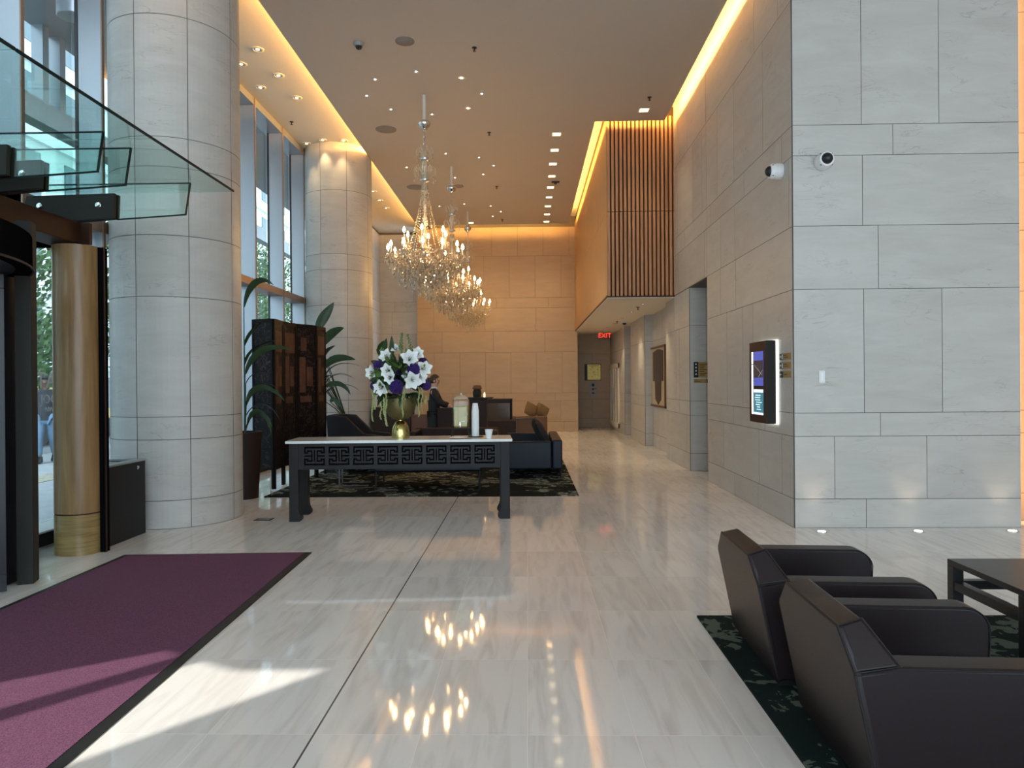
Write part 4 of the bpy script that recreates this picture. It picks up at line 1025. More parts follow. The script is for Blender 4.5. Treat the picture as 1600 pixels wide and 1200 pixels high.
for (x, y0, y1, th) in [(582, 610, 658, .010), (595, 630, 656, .008), (603, 615, 666, .012), (629, 603, 651, .009), (633, 603, 624, .005), (654, 606, 650, .010), (659, 608, 643, .007), (665, 620, 632, .006), (600, 622, 648, .012), (585, 606, 640, .013)]:
    q = MB(); n = 12; P_ = [P2(x+math.sin(i*.6)*.7, y0+(y1-y0)*i/n, -.20 if 590 < x < 650 else -.12)+Vector((math.sin(i*.7+x)*.004, 0, 0)) for i in range(n+1)]
    q.tube(P_, [th*(.6+.4*((i*7) % 3)/2) for i in range(n+1)], 7)
    for i in range(n*3):
        s_ = i/(n*3-1); p = P_[int(s_*n)]; q.ball((p.x+g.uniform(-th, th), p.y+g.uniform(-th, th), p.z+g.uniform(-.01, .01)), .006, 6, 4)
    q.build('amaranth_strand', 'amaranth', t)
for (x0, y0, x1, y1) in [(626, 545, 628, 522), (645, 553, 637, 524), (613, 570, 611, 552)]:
    q = MB(); a_, b_ = P2(x0, y0, -.02), P2(x1, y1, -.04); q.tube([a_, b_], .004, 5)
    for i in range(22):
        s_ = i/21; p = a_.lerp(b_, s_); w_ = i*2.4; rr = .022*(1-.5*s_); q.ball((p.x+rr*math.cos(w_), p.y+rr*math.sin(w_), p.z), .011*(1-.4*s_), 6, 4)
    q.ball(b_, .016, 8, 6); q.build('green_bell_stem', 'leaf_light', t)
for (x, y) in [(596, 547), (599, 549), (625, 543), (628, 549), (635, 549), (639, 548), (663, 569), (590, 594), (587, 602)]:
    p = P2(x, y, -.10); q = MB(); q.ball(p, .012, 8, 6, sc=(1, 1, 3)); q.build('lily_bud', 'leaf_light', t, smooth=True)
for (x, y) in ((612, 568), (622, 578), (628, 570), (632, 600), (590, 585), (616, 573)):
    q = MB(); c_ = P2(x, y, -.14)
    for k in range(26):
        a = g.uniform(0, 2*PI); el = g.uniform(0, 1.3); d = Vector((math.cos(a)*math.cos(el), math.sin(a)*math.cos(el), math.sin(el))); blade(q, [c_, c_+d*.05, c_+d*.085], .006)
    q.build('fern_sprig', 'leaf_light' if x % 4 else 'leaf', t)

def on_table(px_, py_): return pt(px_, py_, z=.88)
DX, DY = -.765, 8.12
t = thing('drink_dispenser', 'glass drink dispenser of yellow infused water on a black wire stand on the console table', 'drink dispenser', (DX, DY, .88))
q = MB()
for sx in (-.085, .085):
    for sy in (-.085, .085):
        q.tube([(sx*1.25, sy*1.25, .004), (sx, sy, .10), (sx, sy, .17)], .006, 6)
for z in (.10,): q.tube([(-.085, -.085, z), (.085, -.085, z), (.085, .085, z), (-.085, .085, z), (-.085, -.085, z)], .005, 6)
q.build('wire_stand', 'black_metal', t)
q = MB(); q.box(-.082, .082, -.082, .082, .115, .36); q.build('infused_water', plain('yellow_infused_water', (.62, .50, .14), .15, trans=.35), t, bevel=.02, bseg=3)
q = MB(); q.box(-.092, .092, -.092, .092, .106, .43); q.build('glass_jar', glass_mat('jar_glass', (.95, .96, .93)), t, bevel=.022, bseg=3)
q = MB(); q.lathe([(.085, .432), (.075, .45), (.05, .468), (.015, .475), (.015, .49), (.022, .50), (.006, .508)], 24); q.build('lid', 'crystal', t, smooth=True)
q = MB(); q.tube([(0, -.092, .145), (0, -.135, .145)], .010, 8); q.tube([(0, -.128, .145), (0, -.128, .118)], .009, 8); q.box(-.004, .004, -.135, -.12, .15, .175); q.build('tap', 'chrome', t, smooth=True)
q = MB()
for (x_, z_) in ((-.062, .33), (.066, .255)):
    q.lathe([(.019, 0), (.019, .004), (.011, .005)], 16, T=Matrix.Translation((x_, -.083, z_)) @ Matrix.Rotation(R(90), 4, 'X'))
q.build('fruit_slice', 'amaranth', t)
q = MB(); q.box(.01, .055, -.095, -.093, .178, .188); q.build('white_label', 'paper', t)
def cup_mesh(q, z, T=None): q.lathe([(.029, z), (.043, z+.098), (.045, z+.102), (.041, z+.102), (.028, z+.006)], 20, T=T)
cx0, cy0 = -.603, 8.12
base = None
for k in range(19):
    lab = 'white paper cup in the tall nested stack, %s from the bottom' % ORD[k]
    if base is None:
        q = MB(); cup_mesh(q, 0); base = q.build('paper_cup', 'paper', smooth=True, loc=(cx0, cy0, .888)); base.rotation_euler = (0, 0, 0); tag(base, lab, 'cup', 'nested stack of paper cups')
        # the stack is nested mouth down
        base.data.transform(Matrix.Translation((0, 0, .102)) @ Matrix.Rotation(PI, 4, 'X'))
    else:
        o = base.copy(); COL.objects.link(o); o.location = (cx0, cy0, .888+.0152*k); o['label'] = lab
q = MB(); cup_mesh(q, 0); o = q.build('paper_cup', 'paper', smooth=True, loc=(-.432, 7.82, .881)); tag(o, 'single white paper cup standing apart at the right end of the console table', 'cup')
q = MB(); q.lathe([(.05, 0), (.10, .008), (.10, .012), (.0501, .006)], 28, caps=True); o = q.build('plate', 'white', smooth=True, loc=(-.775, 7.90, .881)); tag(o, 'small white plate lying in front of the drink dispenser', 'plate')
q = MB(); q.lathe([(.05, 0), (.092, .004), (.092, .0065), (.03, .0065)], 28); o = q.build('plate', 'charcoal', smooth=True, loc=(cx0, cy0, .8805)); tag(o, 'dark saucer under the tall stack of paper cups', 'plate')

# ------------------------------------------------------------------ lounge behind the console
q = MB(); q.box(-3.50, .66, 9.32, 13.6, .001, .012); o = q.build('lounge_rug', 'rug2'); tag(o, 'dark patterned lounge rug under the sofas behind the console table', 'rug')
def sofa(name, label, loc, rz, w_, d_, seat_mat, body_mat, group=None, h=.60, cush=2, legh=.14):
    """local: back along y=0 side, faces +y, width along x"""
    t = thing(name, label, 'sofa' if w_ > 1.1 else 'armchair', loc, rz, group)
    q = MB(); q.box(0, w_, 0, .16, legh, h); q.build('backrest', body_mat, t, bevel=.03, bseg=3)
    for x in (0, w_-.12):
        q = MB(); q.box(x, x+.12, .165, d_, legh, h-.02); q.build('arm', body_mat, t, bevel=.03, bseg=3)
    q = MB(); q.box(.125, w_-.125, .165, d_-.02, legh, legh+.14); q.build('seat_base', body_mat, t, bevel=.01)
    cw = (w_-.25)/cush
    for k in range(cush):
        q = MB(); q.box(.127+k*cw, .123+(k+1)*cw, .17, d_-.01, legh+.142, legh+.30); q.build('seat_cushion', seat_mat, t, bevel=.04, bseg=3)
    for x in (.03, w_-.03):
        for y in (.03, d_-.03):
            q = MB(); q.tube([(x, y, .012), (x, y, legh+.01)], [.012, .018], 8); q.build('leg', 'black_metal', t)
    return t
sofa('leather_sofa', 'low navy leather sofa seen from behind, directly under the console table', (-2.15, 9.80, 0), R(3), 1.50, .80, 'navy', 'navy', h=.66, legh=.26)
s1 = sofa('leather_sofa', 'navy leather sofa seen from its end, right of the console table', (.53, 11.02, 0), R(90), 1.95, .92, 'navy', 'navy', h=.60, cush=2)
def pillow(label, loc, rot, mat, sz=.42):
    q = MB(); n = 8; v = []; f = []
    for s_ in (1, -1):
        for i in range(n+1):
            for j in range(n+1):
                a, b = i/n*2-1, j/n*2-1; th = .09*s_*(max(0, (1-a*a)*(1-b*b)))**.45
                v.append((a*sz/2*(1-.06*b*b), b*sz/2*(1-.06*a*a), th))
    o_ = (n+1)**2
    for i in range(n):
        for j in range(n):
            a = i*(n+1)+j; f.append((a, a+n+1, a+n+2, a+1)); f.append((o_+a, o_+a+1, o_+a+n+2, o_+a+n+1))
    q.add(v, f); o = q.build('throw_pillow', mat, smooth=True, loc=loc); o.rotation_euler = rot
    return tag(o, label, 'pillow')
pillow('black throw pillow leaning on the navy sofa back, nearer one', (.22, 11.45, .66), (R(0), R(62), 0), 'navy_dark', .46)
pillow('black throw pillow leaning on the navy sofa back, farther one', (.20, 12.05, .68), (R(0), R(60), R(6)), 'navy_dark', .46)
t = thing('wing_armchair', 'dark high backed armchair seen over the left end of the console table', 'armchair', (-3.38, 11.75, 0))
for y in (0, .68):
    q = MB(); q.prism([(.06, .14), (.95, .14), (.95, .62), (.64, .66), (.34, .95), (.02, .97)], y, y+.11, 'y'); q.build('side_panel', 'navy_dark', t, bevel=.02)
q = MB(); q.prism([(.05, .14), (.18, .14), (.14, .97), (.0, .97)], .115, .675, 'y'); q.build('backrest', 'navy_dark', t, bevel=.02)
q = MB(); q.box(.19, .93, .12, .67, .16, .42); q.build('seat', 'navy_dark', t, bevel=.03)
for x in (.10, .88):
    for y in (.05, .73):
        q = MB(); q.tube([(x, y, .013), (x, y, .15)], [.012, .018], 8); q.build('leg', 'black_metal', t)
sofa('lounge_sofa', 'low dark sofa with its back to the far wall behind the vase', (-.55, 13.35, 0), R(180), 1.55, .80, 'desk', 'desk', h=.66)
sofa('brown_armchair', 'brown leather armchair with tan cushions before the far wall', (-.33, 18.2, 0), R(10), .85, .80, 'brown_leather', 'brown_leather', h=.62, cush=1)
pillow('tan cushion on the brown armchair, left one', (.08, 18.46, .78), (R(72), R(28), R(25)), 'brown_fabric', .36)
pillow('tan cushion on the brown armchair, right one', (.36, 18.66, .74), (R(70), R(30), R(10)), 'brown_fabric', .36)
sofa('low_armchair', 'dark reddish armchair in front of the bronze cabinet at the far wall', (-1.02, 16.0, 0), R(4), .75, .75, 'brown_leather', 'desk', h=.64, cush=1)
def c_table(name, label, loc, rz, w_, h_, mat='grey_metal'):
    t = thing(name, label, 'side table', loc, rz)
    q = MB(); th = .012
    for y in (0, .35):
        q.box(0, th*1.5, y, y+th*1.5, .012, h_); q.box(0, w_, y, y+th*1.5, .012, .012+th)
    q.box(0, th, 0, .36, .012, .012+th)
    q.build('frame', mat, t)
    q = MB(); q.box(0, w_, -.01, .38, h_, h_+.02); q.build('top', 'blackwood', t)
c_table('side_table', 'thin steel framed C-shaped side table under the left part of the console table', (-2.74, 10.2, 0), R(8), .42, .56)
c_table('side_table', 'steel framed side table in front of the brown armchair with cushions', (-.30, 17.5, 0), R(0), .50, .58)

# reception desk group
t = thing('reception_desk', 'dark brown reception desk in front of the far wall', 'desk', (0, 14.45, 0))
q = MB(); q.box(-3.20, -2.40, 0, .55, 0, 1.0); q.build('left_block', 'desk', t, bevel=.004)
q = MB(); q.box(-2.40, -1.75, .1, .5, 0, .84); q.build('low_panel', 'desk_lit', t)
t = thing('lectern', 'dark brown lectern in front of the person in the black suit', 'lectern', (-1.61, 14.0, 0))
q = MB(); q.box(-.16, .17, -.15, .25, 0, .985); q.build('body', 'desk', t, bevel=.006)
q = MB(); q.box(-.18, .19, -.17, .27, .985, 1.0); q.build('top', 'charcoal', t)
t = thing('side_cabinet', 'tall dark cabinet with bar top behind the drink dispenser', 'cabinet', (-1.17, 14.2, 0))
q = MB(); q.box(-.02, .34, 0, .5, 0, 1.17); q.build('body', 'desk', t, bevel=.004)
q = MB(); q.box(-.05, .46, -.05, .55, 1.175, 1.20); q.build('bar_top', 'charcoal', t, bevel=.004)
t = thing('bronze_cabinet', 'open fronted dark bronze cabinet standing against the far wall', 'cabinet', (-1.02, 17.0, 0))
q = MB(); q.box(0, .62, 0, .04, .10, 1.06); q.box(0, .04, 0, .5, 0, 1.08); q.box(.60, .64, 0, .5, 0, 1.08); q.box(0, .64, 0, .5, 1.06, 1.10); q.build('case', 'desk', t)
q = MB(); q.box(.05, .59, -.006, -.001, .3, 1.0); q.build('mirror_panel', plain('smoked_panel', (.10, .075, .06), .15), t)
t = thing('coffee_urn', 'small round dark urn standing on the bar top of the side cabinet', 'urn', (-1.03, 14.45, 1.20))
q = MB(); q.lathe([(.07, 0), (.085, .02), (.09, .10), (.07, .16)], 20); q.build('body', 'dark_plate', t, smooth=True)
q = MB(); q.lathe([(.09, .16), (.10, .19), (.07, .24), (.02, .25)], 20); q.build('lid', 'brown_leather', t, smooth=True)
q = MB(); q.lathe([(.018, 0), (.016, .07), (.006, .10)], 12); o = q.build('candle', emis('lit_candle', (1, .62, .3), 1.6), smooth=True, loc=(-.88, 14.40, 1.202)); tag(o, 'small glowing candle beside the urn on the bar top', 'candle')

# ------------------------------------------------------------------ coromandel folding screen
def screen_mat():
    m_, nt, b = new_mat('lacquer_screen_panel'); L = nt.links.new; b.inputs['Roughness'].default_value = .5; b.inputs['Specular IOR Level'].default_value = .15
    tc = N(nt, 'ShaderNodeTexCoord'); sx = N(nt, 'ShaderNodeSeparateXYZ'); L(tc.outputs['Object'], sx.inputs[0])
    nz = N(nt, 'ShaderNodeTexNoise'); nz.inputs['Scale'].default_value = 9; nz.inputs['Detail'].default_value = 5; nz.inputs['Distortion'].default_value = 2; L(tc.outputs['Object'], nz.inputs['Vector'])
    vo = N(nt, 'ShaderNodeTexVoronoi', feature='DISTANCE_TO_EDGE'); vo.inputs['Scale'].default_value = 13; L(tc.outputs['Object'], vo.inputs['Vector'])
    cr = N(nt, 'ShaderNodeValToRGB'); e = cr.color_ramp.elements; e[0].position = .48; e[0].color = (.006, .004, .005, 1); e[1].position = .66; e[1].color = (.028, .014, .012, 1); L(nz.outputs[0], cr.inputs[0])
    lt = N(nt, 'ShaderNodeMath', operation='LESS_THAN'); lt.inputs[1].default_value = .035; L(vo.outputs['Distance'], lt.inputs[0])
    n2 = N(nt, 'ShaderNodeMath', operation='GREATER_THAN'); n2.inputs[1].default_value = .50; L(nz.outputs[0], n2.inputs[0])
    mu = N(nt, 'ShaderNodeMath', operation='MULTIPLY'); L(lt.outputs[0], mu.inputs[0]); L(n2.outputs[0], mu.inputs[1])
    mx = N(nt, 'ShaderNodeMix', data_type='RGBA'); mx.inputs[7].default_value = (.06, .048, .042, 1); L(mu.outputs[0], mx.inputs[0]); L(cr.outputs[0], mx.inputs[6]); L(mx.outputs[2], b.inputs['Base Color'])
    return m_
M['lacquer'] = screen_mat()
M['lacquer_scene'] = plain('painted_scene_panel', (.11, .052, .034), .5, spec=.15, noise_amt=.6, nscale=7)
M['lacquer_frame'] = plain('black_lacquer_frame', (.008, .006, .006), .5, spec=.15)
t = thing('folding_screen', 'tall dark lacquer folding screen with painted pavilion panels behind the console table', 'folding screen', (0, 0, .013))
SP = [(-3.93, 10.08), (-3.586, 9.95), (-3.616, 10.40), (-3.56, 10.83), (-3.37, 11.24), (-3.34, 11.65)]
for k in range(5):
    a, b = Vector((*SP[k], 0)), Vector((*SP[k+1], 0)); L_ = (b-a).length; ang = math.atan2(b.y-a.y, b.x-a.x)
    T_ = Matrix.Translation(a) @ Matrix.Rotation(ang, 4, 'Z')
    q = MB(); q.box(.004, L_-.004, -.012, .012, .28, 2.40, T=T_); pn = q.build('screen_panel', 'lacquer', t)
    q = MB()
    for x0, x1 in ((.002, .035), (L_-.035, L_-.002)): q.box(x0, x1, -.018, .018, .0, 2.41, T=T_)
    for z0, z1 in ((2.35, 2.412), (.55, .58), (.27, .30)): q.box(.03, L_-.03, -.017, .017, z0, z1, T=T_)
    q.build('panel_frame', 'lacquer_frame', pn)
    if k:
        q = MB(); g = random.Random(k*5+1)
        q.box(.06, L_-.06, -.0155, -.012, 1.95, 2.25, T=T_) if k != 3 else q.box(.10, L_*.5, -.0155, -.012, 2.0, 2.2, T=T_)
        q.box(.07, L_*.45, -.0155, -.012, 1.35, 1.9, T=T_); q.box(L_*.5, L_-.09, -.0155, -.012, 1.45, 1.75, T=T_); q.box(.08, L_-.12, -.0155, -.012, 1.2, 1.3, T=T_)
        q.build('painted_scene', 'lacquer_scene', pn)

# ------------------------------------------------------------------ potted plants
def planter(label, cx_, cy_, top, rt_, rb):
    t = thing('tall_planter', label, 'planter', (cx_, cy_, .013 if cy_ > 10 else 0))
    q = MB(); q.lathe([(rb, 0), (rt_, top), (rt_+.008, top), (rt_+.008, top+.012), (rt_-.02, top+.012), (rt_-.03, top-.06), (.02, top-.06)], 32); q.build('pot', 'desk', t, smooth=True)
    q = MB(); q.lathe([(rt_-.03, top-.06), (rt_-.03, top-.04)], 24); q.build('soil', 'dark_gap', t)
    return t
planter('tall dark tapering planter beside the large stone column', -3.76, 9.30, .86, .235, .185)
planter('dark planter behind the folding screen', -3.30, 12.95, .78, .19, .16)
def plant(label, c, leaves, D):
    """leaves: list of photo tracks (base ... tip) with half-width"""
    t = thing('strelitzia_plant', label, 'plant', (0, 0, 0))
    for (trk, w_, dy) in leaves:
        pts_ = [pt(x, y, Y=D+dy*(i+1)/len(trk)) for i, (x, y) in enumerate(trk)]
        q = MB(); st = [Vector(c), Vector(c).lerp(pts_[0], .5)+Vector((0, 0, .05)), pts_[0]]; q.tube(st, [.012, .009, .006], 6); q.build('stem', 'leaf', t, smooth=True)
        # dense mid points
        q = MB(); blade(q, pts_, w_, tw=.5 if dy > 0 else -.5); q.build('leaf', 'leaf', t, smooth=True)
plant('broad leaved plant in the tall planter beside the large stone column', (-3.74, 9.3, .84), [
    ([(381, 480), (386, 440), (410, 428), (428, 446)], .05, -.1), ([(382, 540), (388, 520), (404, 508), (410, 502)], .045, .1), ([(383, 585), (392, 545), (425, 535), (458, 548)], .05, -.2),
    ([(382, 570), (388, 545), (410, 535), (436, 532)], .05, .2), ([(385, 632), (390, 595), (425, 600), (446, 628)], .05, -.15), ([(383, 640), (392, 590), (430, 592), (434, 614)], .035, .2),
    ([(386, 665), (392, 628), (420, 640), (424, 680)], .04, -.1), ([(392, 652), (405, 635), (418, 648), (425, 668)], .065, .1), ([(384, 600), (392, 582), (405, 580), (420, 583)], .03, .2), ([(384, 650), (400, 620), (425, 630), (438, 658)], .03, .15)], 9.35)
plant('broad leaved plant rising behind the folding screen before the farther column', (-3.30, 12.95, .78), [
    ([(494, 520), (500, 500), (512, 488), (522, 472)], .10, 0), ([(500, 545), (508, 525), (525, 515), (538, 512)], .09, -.1), ([(500, 570), (505, 550), (520, 545), (524, 540)], .12, .1),
    ([(503, 580), (515, 555), (540, 558), (556, 562)], .08, -.2), ([(506, 590), (515, 572), (535, 560), (568, 574)], .045, .1), ([(508, 600), (520, 580), (540, 582), (553, 592)], .05, .2),
    ([(508, 605), (520, 595), (540, 598), (548, 618)], .06, -.1), ([(512, 612), (528, 596), (552, 600), (563, 612)], .05, .1), ([(505, 625), (508, 612), (518, 606), (524, 604)], .08, .2),
    ([(516, 628), (520, 620), (530, 630), (536, 641)], .06, -.2), ([(500, 600), (506, 590), (516, 585), (520, 590)], .10, .1), ([(498, 560), (503, 540), (508, 535), (512, 530)], .12, .3)], 12.35)

# ------------------------------------------------------------------ people
def skin_mesh(name, chains, mat, parent, sub=2, root=0):
    """chains share joints by coordinates; every joint has a radius"""
    verts = []; rad = []; edges = []; idx = {}
    for ch_ in chains:
        prev = None
        for (x, y, z, r_) in ch_:
            k = (round(x, 4), round(y, 4), round(z, 4))
            if k not in idx: idx[k] = len(verts); verts.append((x, y, z)); rad.append(r_)
            i = idx[k]
            if prev is not None and prev != i: edges.append((prev, i))
            prev = i
    me = bpy.data.meshes.new(name); me.from_pydata(verts, edges, []); me.update(); me.materials.append(M[mat])
    o = bpy.data.objects.new(name, me); COL.objects.link(o); o.parent = parent
    mod = o.modifiers.new('skin', 'SKIN'); mod.use_smooth_shade = True
    if not me.skin_vertices: me.skin_vertices.new() if hasattr(me.skin_vertices, 'new') else None
    sv = me.skin_vertices[0].data
    for i, r_ in enumerate(rad):
        sv[i].radius = (r_, r_) if not isinstance(r_, tuple) else r_
        sv[i].use_root = (i == root)
    s_ = o.modifiers.new('sub', 'SUBSURF'); s_.levels = sub; s_.render_levels = sub
    return o
def head(parent, c, r_, skin, hair_mat, bun=False):
    """face looks along +x; returns nothing; the head joins the neck of the body"""
    x, y, z = c
    q = MB(); q.ball((x-.012, y, z+.018), r_*1.04, 20, 14, sc=(1.08, .93, 1.12)); 
    # cut the hair back from the face
    me_v = q.v
    for i, v in enumerate(me_v):
        if v.x > x+.02 and v.z < z+.055: me_v[i] = Vector((x+.015, v.y*.96+y*.04, v.z))
        if v.z < z-.05: me_v[i] = Vector((v.x*.9+x*.1-.004, v.y*.9+y*.1, max(v.z, z-.055)))
    if bun: q.ball((x-.125, y, z+.02), .042, 12, 8)
    q.build('hair', hair_mat, parent, smooth=True)
def person(name, label, loc, rz, h, skin, top_mat, leg_mat, hair_mat, arms, legs, bun=False, longcoat=False, shirt=None, shoe='black'):
    t = thing(name, label, 'person', loc, rz); k = h/1.70
    J = lambda x, y, z, r_: (x*k, y*k, z*k, r_*k)
    pelvis = J(0, 0, .93, .115); waist = J(.0, 0, 1.08, .105); chest = J(.0, 0, 1.28, .125); neckb = J(.005, 0, 1.42, .06); neck = J(.02, 0, 1.47, .048)
    h1 = J(.03, 0, 1.54, .070); h2 = J(.028, 0, 1.61, .085); h3 = J(.015, 0, 1.66, .062)
    ch_ = [[pelvis, waist, chest, neckb, neck, h1, h2, h3]]
    # jaw and nose
    ch_.append([h1, J(.075, 0, 1.515, .032)]); ch_.append([h2, J(.100, 0, 1.575, .016), J(.118, 0, 1.568, .010)])
    tops = [[J(0, 0, .80, .13) if longcoat else pelvis, pelvis, waist, chest, neckb]]; trs = [[pelvis]]
    for s_, (el, wr) in zip((-1, 1), arms):
        sh = J(0, .165*s_, 1.38, .058)
        E_ = J(*el, .040); W_ = J(*wr, .026)
        ch_.append([chest, sh, E_, W_])
        tops.append([chest, sh, E_, tuple(Vector(E_[:3]).lerp(Vector(W_[:3]), .86 if longcoat else -.0+.02))+((.042*k,) if longcoat else (.050*k,))])
        # hand: palm and five fingers
        d = (Vector(W_[:3])-Vector(E_[:3])).normalized(); side = d.cross(Vector((0, 0, 1))); side = side.normalized() if side.length > .1 else Vector((0, 1, 0)); dn = side.cross(d)
        palm = Vector(W_[:3])+d*.055*k; ch_.append([W_, (*palm, .026*k)])
        for fi, (o_, l_) in enumerate(((-.027, .060), (-.009, .072), (.009, .068), (.026, .052))):
            a0 = palm+side*o_*k+d*.022*k; a1 = a0+d*l_*.5*k-Vector((0, 0, .008*k)); a2 = a1+d*l_*.45*k-Vector((0, 0, .020*k))
            ch_.append([(*palm, .026*k), (*a0, .010*k), (*a1, .0088*k), (*a2, .0078*k)])
        t0 = Vector(W_[:3])+d*.025*k-side*s_*.026*k; t1 = t0+d*.035*k-side*s_*.018*k-Vector((0, 0, .01*k))
        ch_.append([W_, (*t0, .012*k), (*t1, .0095*k)])
    for s_, (kn, an, toe) in zip((-1, 1), legs):
        hip = J(0, .09*s_, .88, .085); K_ = J(*kn, .058); A_ = J(*an, .040); T_ = J(*toe, .032)
        ch_.append([pelvis, hip, K_, A_, T_]); trs.append([pelvis, hip, K_, (A_[0], A_[1], A_[2]+.03*k, .040*k)])
        q = MB(); tx, ty, tz = T_[:3]; ax, ay, az = A_[:3]; dd = Vector((tx-ax, ty-ay, 0)).normalized()
        T0 = Matrix.Translation((ax, ay, tz-.035*k)) @ Matrix.Rotation(math.atan2(dd.y, dd.x), 4, 'Z')
        q.prism([(-.07, 0), (.20, 0), (.215, .02), (.19, .055), (.08, .085), (.04, .12), (-.05, .12), (-.075, .05)], -.045, .045, 'y', T=T0 @ Matrix.Scale(k, 4)); q.build('shoe', shoe, t, bevel=.012, bseg=2)
    q = MB(); zl = .60 if longcoat else .84; q.lathe([(.165*k, zl*k), (.160*k, .92*k), (.140*k, 1.04*k), (.150*k, 1.2*k)], 24, T=Matrix.Diagonal((.86, 1.12, 1, 1))); q.build('coat_skirt' if longcoat else 'shirt_hem', top_mat, t, smooth=True)
    skin_mesh('body', ch_, skin, t)
    infl = lambda chs, a: [[(x, y, z, r_*1.0+a) for (x, y, z, r_) in c_] for c_ in chs]
    skin_mesh('jacket' if longcoat else 'shirt', infl(tops, .020*k), top_mat, t); skin_mesh('trousers', infl(trs, .018*k), leg_mat, t)
    if shirt:
        q = MB(); q.lathe([(.066*k, 1.425*k), (.060*k, 1.475*k), (.052*k, 1.475*k)], 18, (.012*k, 0)); q.build('collar', shirt, t, smooth=True)
    head(t, (.028*k, 0, 1.60*k), .098*k, skin, hair_mat, bun)
    q = MB()
    for s_ in (-1, 1): q.ball((.108*k, .034*k*s_, 1.598*k), .009*k, 8, 6)
    q.build('eyes', 'black', t)
    q = MB(); q.ball((.112*k, 0, 1.535*k), .016*k, 8, 6, sc=(.4, 1.1, .35)); q.build('mouth', plain('lips', (.35, .12, .10), .5), t)
    q = MB()
    for s_ in (-1, 1): q.ball((.015*k, .088*k*s_, 1.585*k), .026*k, 8, 6, sc=(.7, .35, 1.15))
    q.build('ears', skin, t, smooth=True)
    return t
# woman at the desk
person('person', 'person in a black suit with dark hair in a bun, standing at the reception desk', (-1.86, 14.06, 0), R(2), 1.64, 'skin', 'suit', 'suit', 'hair',
       [((.12, -.21, 1.14), (.33, -.12, 1.07)), ((.12, .21, 1.14), (.33, .12, 1.07))], [((.01, -.10, .48), (.0, -.10, .09), (.11, -.11, .04)), ((.01, .10, .48), (.0, .10, .09), (.11, .11, .04))], bun=True, longcoat=True, shirt='shirt')
# man on the pavement
person('person', 'person in a dark t-shirt and light blue jeans walking outside past the window', (-9.5, 13.8, -.02), R(-68), 1.70, 'skin_dark', 'tee', 'jeans', 'black',
       [((.02, -.26, 1.12), (.05, -.30, .88)), ((-.08, .26, 1.12), (.02, .28, .90))], [((.14, -.09, .50), (.12, -.09, .10), (.24, -.09, .05)), ((-.06, .09, .48), (-.24, .09, .12), (-.14, .10, .06))], shoe='black')
t = thing('shopping_bag', 'brown paper shopping bag carried by the person outside', 'bag', (-9.78, 13.72, .30))
q = MB(); q.box(-.20, .20, -.08, .08, 0, .42); q.build('bag_body', 'jute', t, bevel=.02)
q = MB()
for y in (-.07, .07): q.tube([(-.08, y, .42), (-.06, y, .52), (.06, y, .52), (.08, y, .42)], .006, 6)
q.build('handle', 'jute', t)

# ------------------------------------------------------------------ outside
M['pave'] = plain('pale_pavement', (.42, .43, .45), .9, noise_amt=.25, nscale=3)
M['asphalt'] = plain('asphalt', (.24, .25, .27), .9, noise_amt=.2, nscale=30)
M['facade'] = plain('white_facade', (.75, .77, .76), .8)
M['facade_grey'] = plain('grey_facade', (.20, .22, .24), .6)
M['win'] = plain('far_window_glass', (.12, .17, .19), .15)
M['bark'] = plain('tree_bark', (.10, .08, .06), .9)
M['tree_leaf'] = plain('street_tree_leaf', (.13, .22, .08), .6, noise_amt=.5, nscale=2)
M['cobble'] = plain('gravel_strip', (.45, .40, .32), .95, noise_amt=.8, nscale=25)
q = MB(); q.box(-10.8, -4.9, -20, 95, -.12, -.02); struct(q.build('floor_outside', 'pave'))
q = MB(); q.box(-8.25, -7.65, 4, 95, -.02, -.012); o = q.build('gravel_strip', 'cobble'); tag(o, 'strip of pale gravel beside the pavement outside', 'ground'); o['kind'] = 'stuff'
q = MB(); q.box(-19.0, -10.8, -20, 120, -.25, -.10); struct(q.build('street', 'asphalt'))
q = MB(); q.box(-22, -19.0, -20, 120, -.25, -.02); struct(q.build('far_pavement', 'pave'))
t = thing('office_building', 'tall pale building with rows of square windows across the street', 'building', (-22, 0, 0))
q = MB(); q.box(-12, 0, -19, 115, 0, 30); q.build('walls', 'facade', t)  # near end stretched out of view to block sun from the facade
q = MB()
for zf in range(8):
    z0 = 3.2+zf*3.4
    q.box(0, .25, -19, 115, z0-.95, z0-.70)
q.build('ledges', 'facade', t)
n_ = 0
for zf in range(8):
    q = MB()
    for k in range(37):
        y0 = -17+k*3.6; q.box(0, .06, y0, y0+1.9, 3.2+zf*3.4, 5.2+zf*3.4)
    q.build('window_row', 'win', t)
q = MB(); q.box(0, .1, -19, 115, 0, 1.9); q.build('ground_floor_base', 'facade_grey', t)
t = thing('entrance_portico', 'grey portico roof with beam, post and two stand-ins for reflected fins outside the tall windows', 'portico', (0, 0, 0))
q = MB(); q.box(-7.6, -5.0, 4.0, 24.0, 7.05, 7.5); q.build('roof', 'facade_grey', t)  # lengthened beyond its visible part to hold back skylight
q = MB(); q.box(-7.6, -7.35, 4.0, 24.0, 5.5, 5.85); q.build('beam', 'fin', t)
for y_ in (10.75, 11.15, 14.9):  # the two hanging posts stand in for reflections of the window fins
    q = MB(); q.box(-7.58, -7.40, y_, y_+.14, -.02 if y_ > 14 else 5.85, 7.05); q.build('post', 'fin', t)
q = MB(); q.lathe([(.16, 6.25), (.17, 6.26), (.17, 7.05)], 28, (-5.85, 9.05)); q.build('cylinder_lamp', 'fin', t, smooth=True)
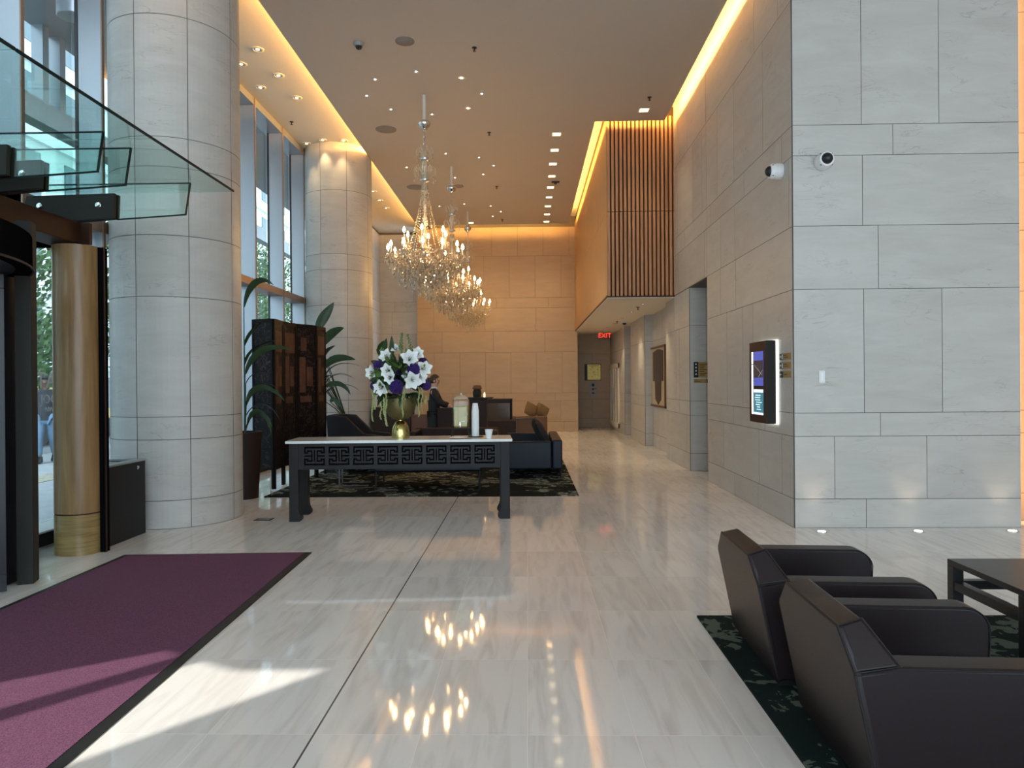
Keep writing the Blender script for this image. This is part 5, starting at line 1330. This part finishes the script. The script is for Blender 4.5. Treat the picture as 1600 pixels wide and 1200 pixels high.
def tree(label, x, y, h, seed, rad=2.2):
    g = random.Random(seed)
    t = thing('street_tree', label, 'tree', (x, y, -.1), 0, 'street trees outside the windows')
    q = MB(); q.tube([(0, 0, 0), (.08, .05, h*.3), (0, .1, h*.55), (.1, 0, h*.8)], [.16, .13, .09, .04], 8)
    for k in range(9):
        a = g.uniform(0, 2*PI); z = h*g.uniform(.28, .65); q.tube([(0, 0, z), (math.cos(a)*rad*.45, math.sin(a)*rad*.45, z+h*.12), (math.cos(a)*rad*.85, math.sin(a)*rad*.85, z+h*.18)], [.06, .035, .012], 5)
    q.build('trunk', 'bark', t, smooth=True)
    q = MB(); cl = [(Vector((g.uniform(-1, 1)*rad*.75, g.uniform(-1, 1)*rad*.75, h*g.uniform(.26, .92)))) for _ in range(26)]
    for c_ in cl:
        for _ in range(240):
            d = Vector((g.gauss(0, 1), g.gauss(0, 1), g.gauss(0, .8))); p = c_+d*rad*.22
            n = Vector((g.gauss(0, 1), g.gauss(0, 1), g.gauss(0, 1))).normalized(); a = n.orthogonal()*.06; b = n.cross(a).normalized()*.042
            q.add([p-a, p-b, p+a, p+b], [(0, 1, 2, 3)])
    o = q.build('foliage', 'tree_leaf', t)
    return t
for i, (x, y, h, lab) in enumerate([(-10.7, 16.2, 6.6, 'leafy street tree seen behind the person outside'), (-11.2, 25.0, 7.0, 'leafy street tree farther up the street than the person'), (-11.6, 31.8, 7.4, 'leafy street tree seen low through the windows between the stone columns, left'), (-11.9, 38.6, 7.4, 'leafy street tree seen low through the windows between the stone columns, right'), (-11.5, 46, 7.6, 'leafy street tree far up the street')]):
    tree(lab, x, y, h, 20+i, 1.85 if i == 0 else 2.2)
# yellow taxi
t = thing('yellow_taxi', 'yellow taxi parked at the kerb behind the person outside', 'car', (-13.6, 19.6, -.10), R(90))
q = MB(); q.prism([(-2.3, .35), (2.25, .35), (2.35, .6), (2.2, .85), (1.2, .98), (-2.1, 1.0), (-2.35, .8)], -.9, .9, 'y'); q.build('car_body', plain('taxi_yellow', (.75, .45, .03), .25, coat=.5), t, bevel=.06, bseg=3)
q = MB(); q.prism([(1.0, .97), (.35, 1.48), (-1.3, 1.50), (-1.95, 1.0)], -.78, .78, 'y'); cb = q.build('cabin_glass', plain('car_glass', (.05, .07, .09), .08), t, bevel=.05)
q = MB(); q.box(-1.25, .35, -.70, .70, 1.49, 1.53); q.build('roof', plain('taxi_roof', (.75, .45, .03), .25), t, bevel=.015)
q = MB(); q.box(-.4, -.1, -.25, .25, 1.53, 1.66); q.build('roof_light', 'white', t, bevel=.02)
for x in (-1.45, 1.4):
    for y in (-.86, .86):
        q = MB(); q.lathe([(.33, -.11), (.34, 0), (.33, .11)], 24, T=Matrix.Translation((x, y, .34)) @ Matrix.Rotation(R(90), 4, 'X')); q.build('wheel', 'black', t, smooth=True)
for x0 in (2.3, -2.36):
    q = MB()
    for y in (-.65, .65): q.box(x0-.03, x0+.05, y-.15, y+.15, .62, .76)
    q.build('lamps', 'white', t)
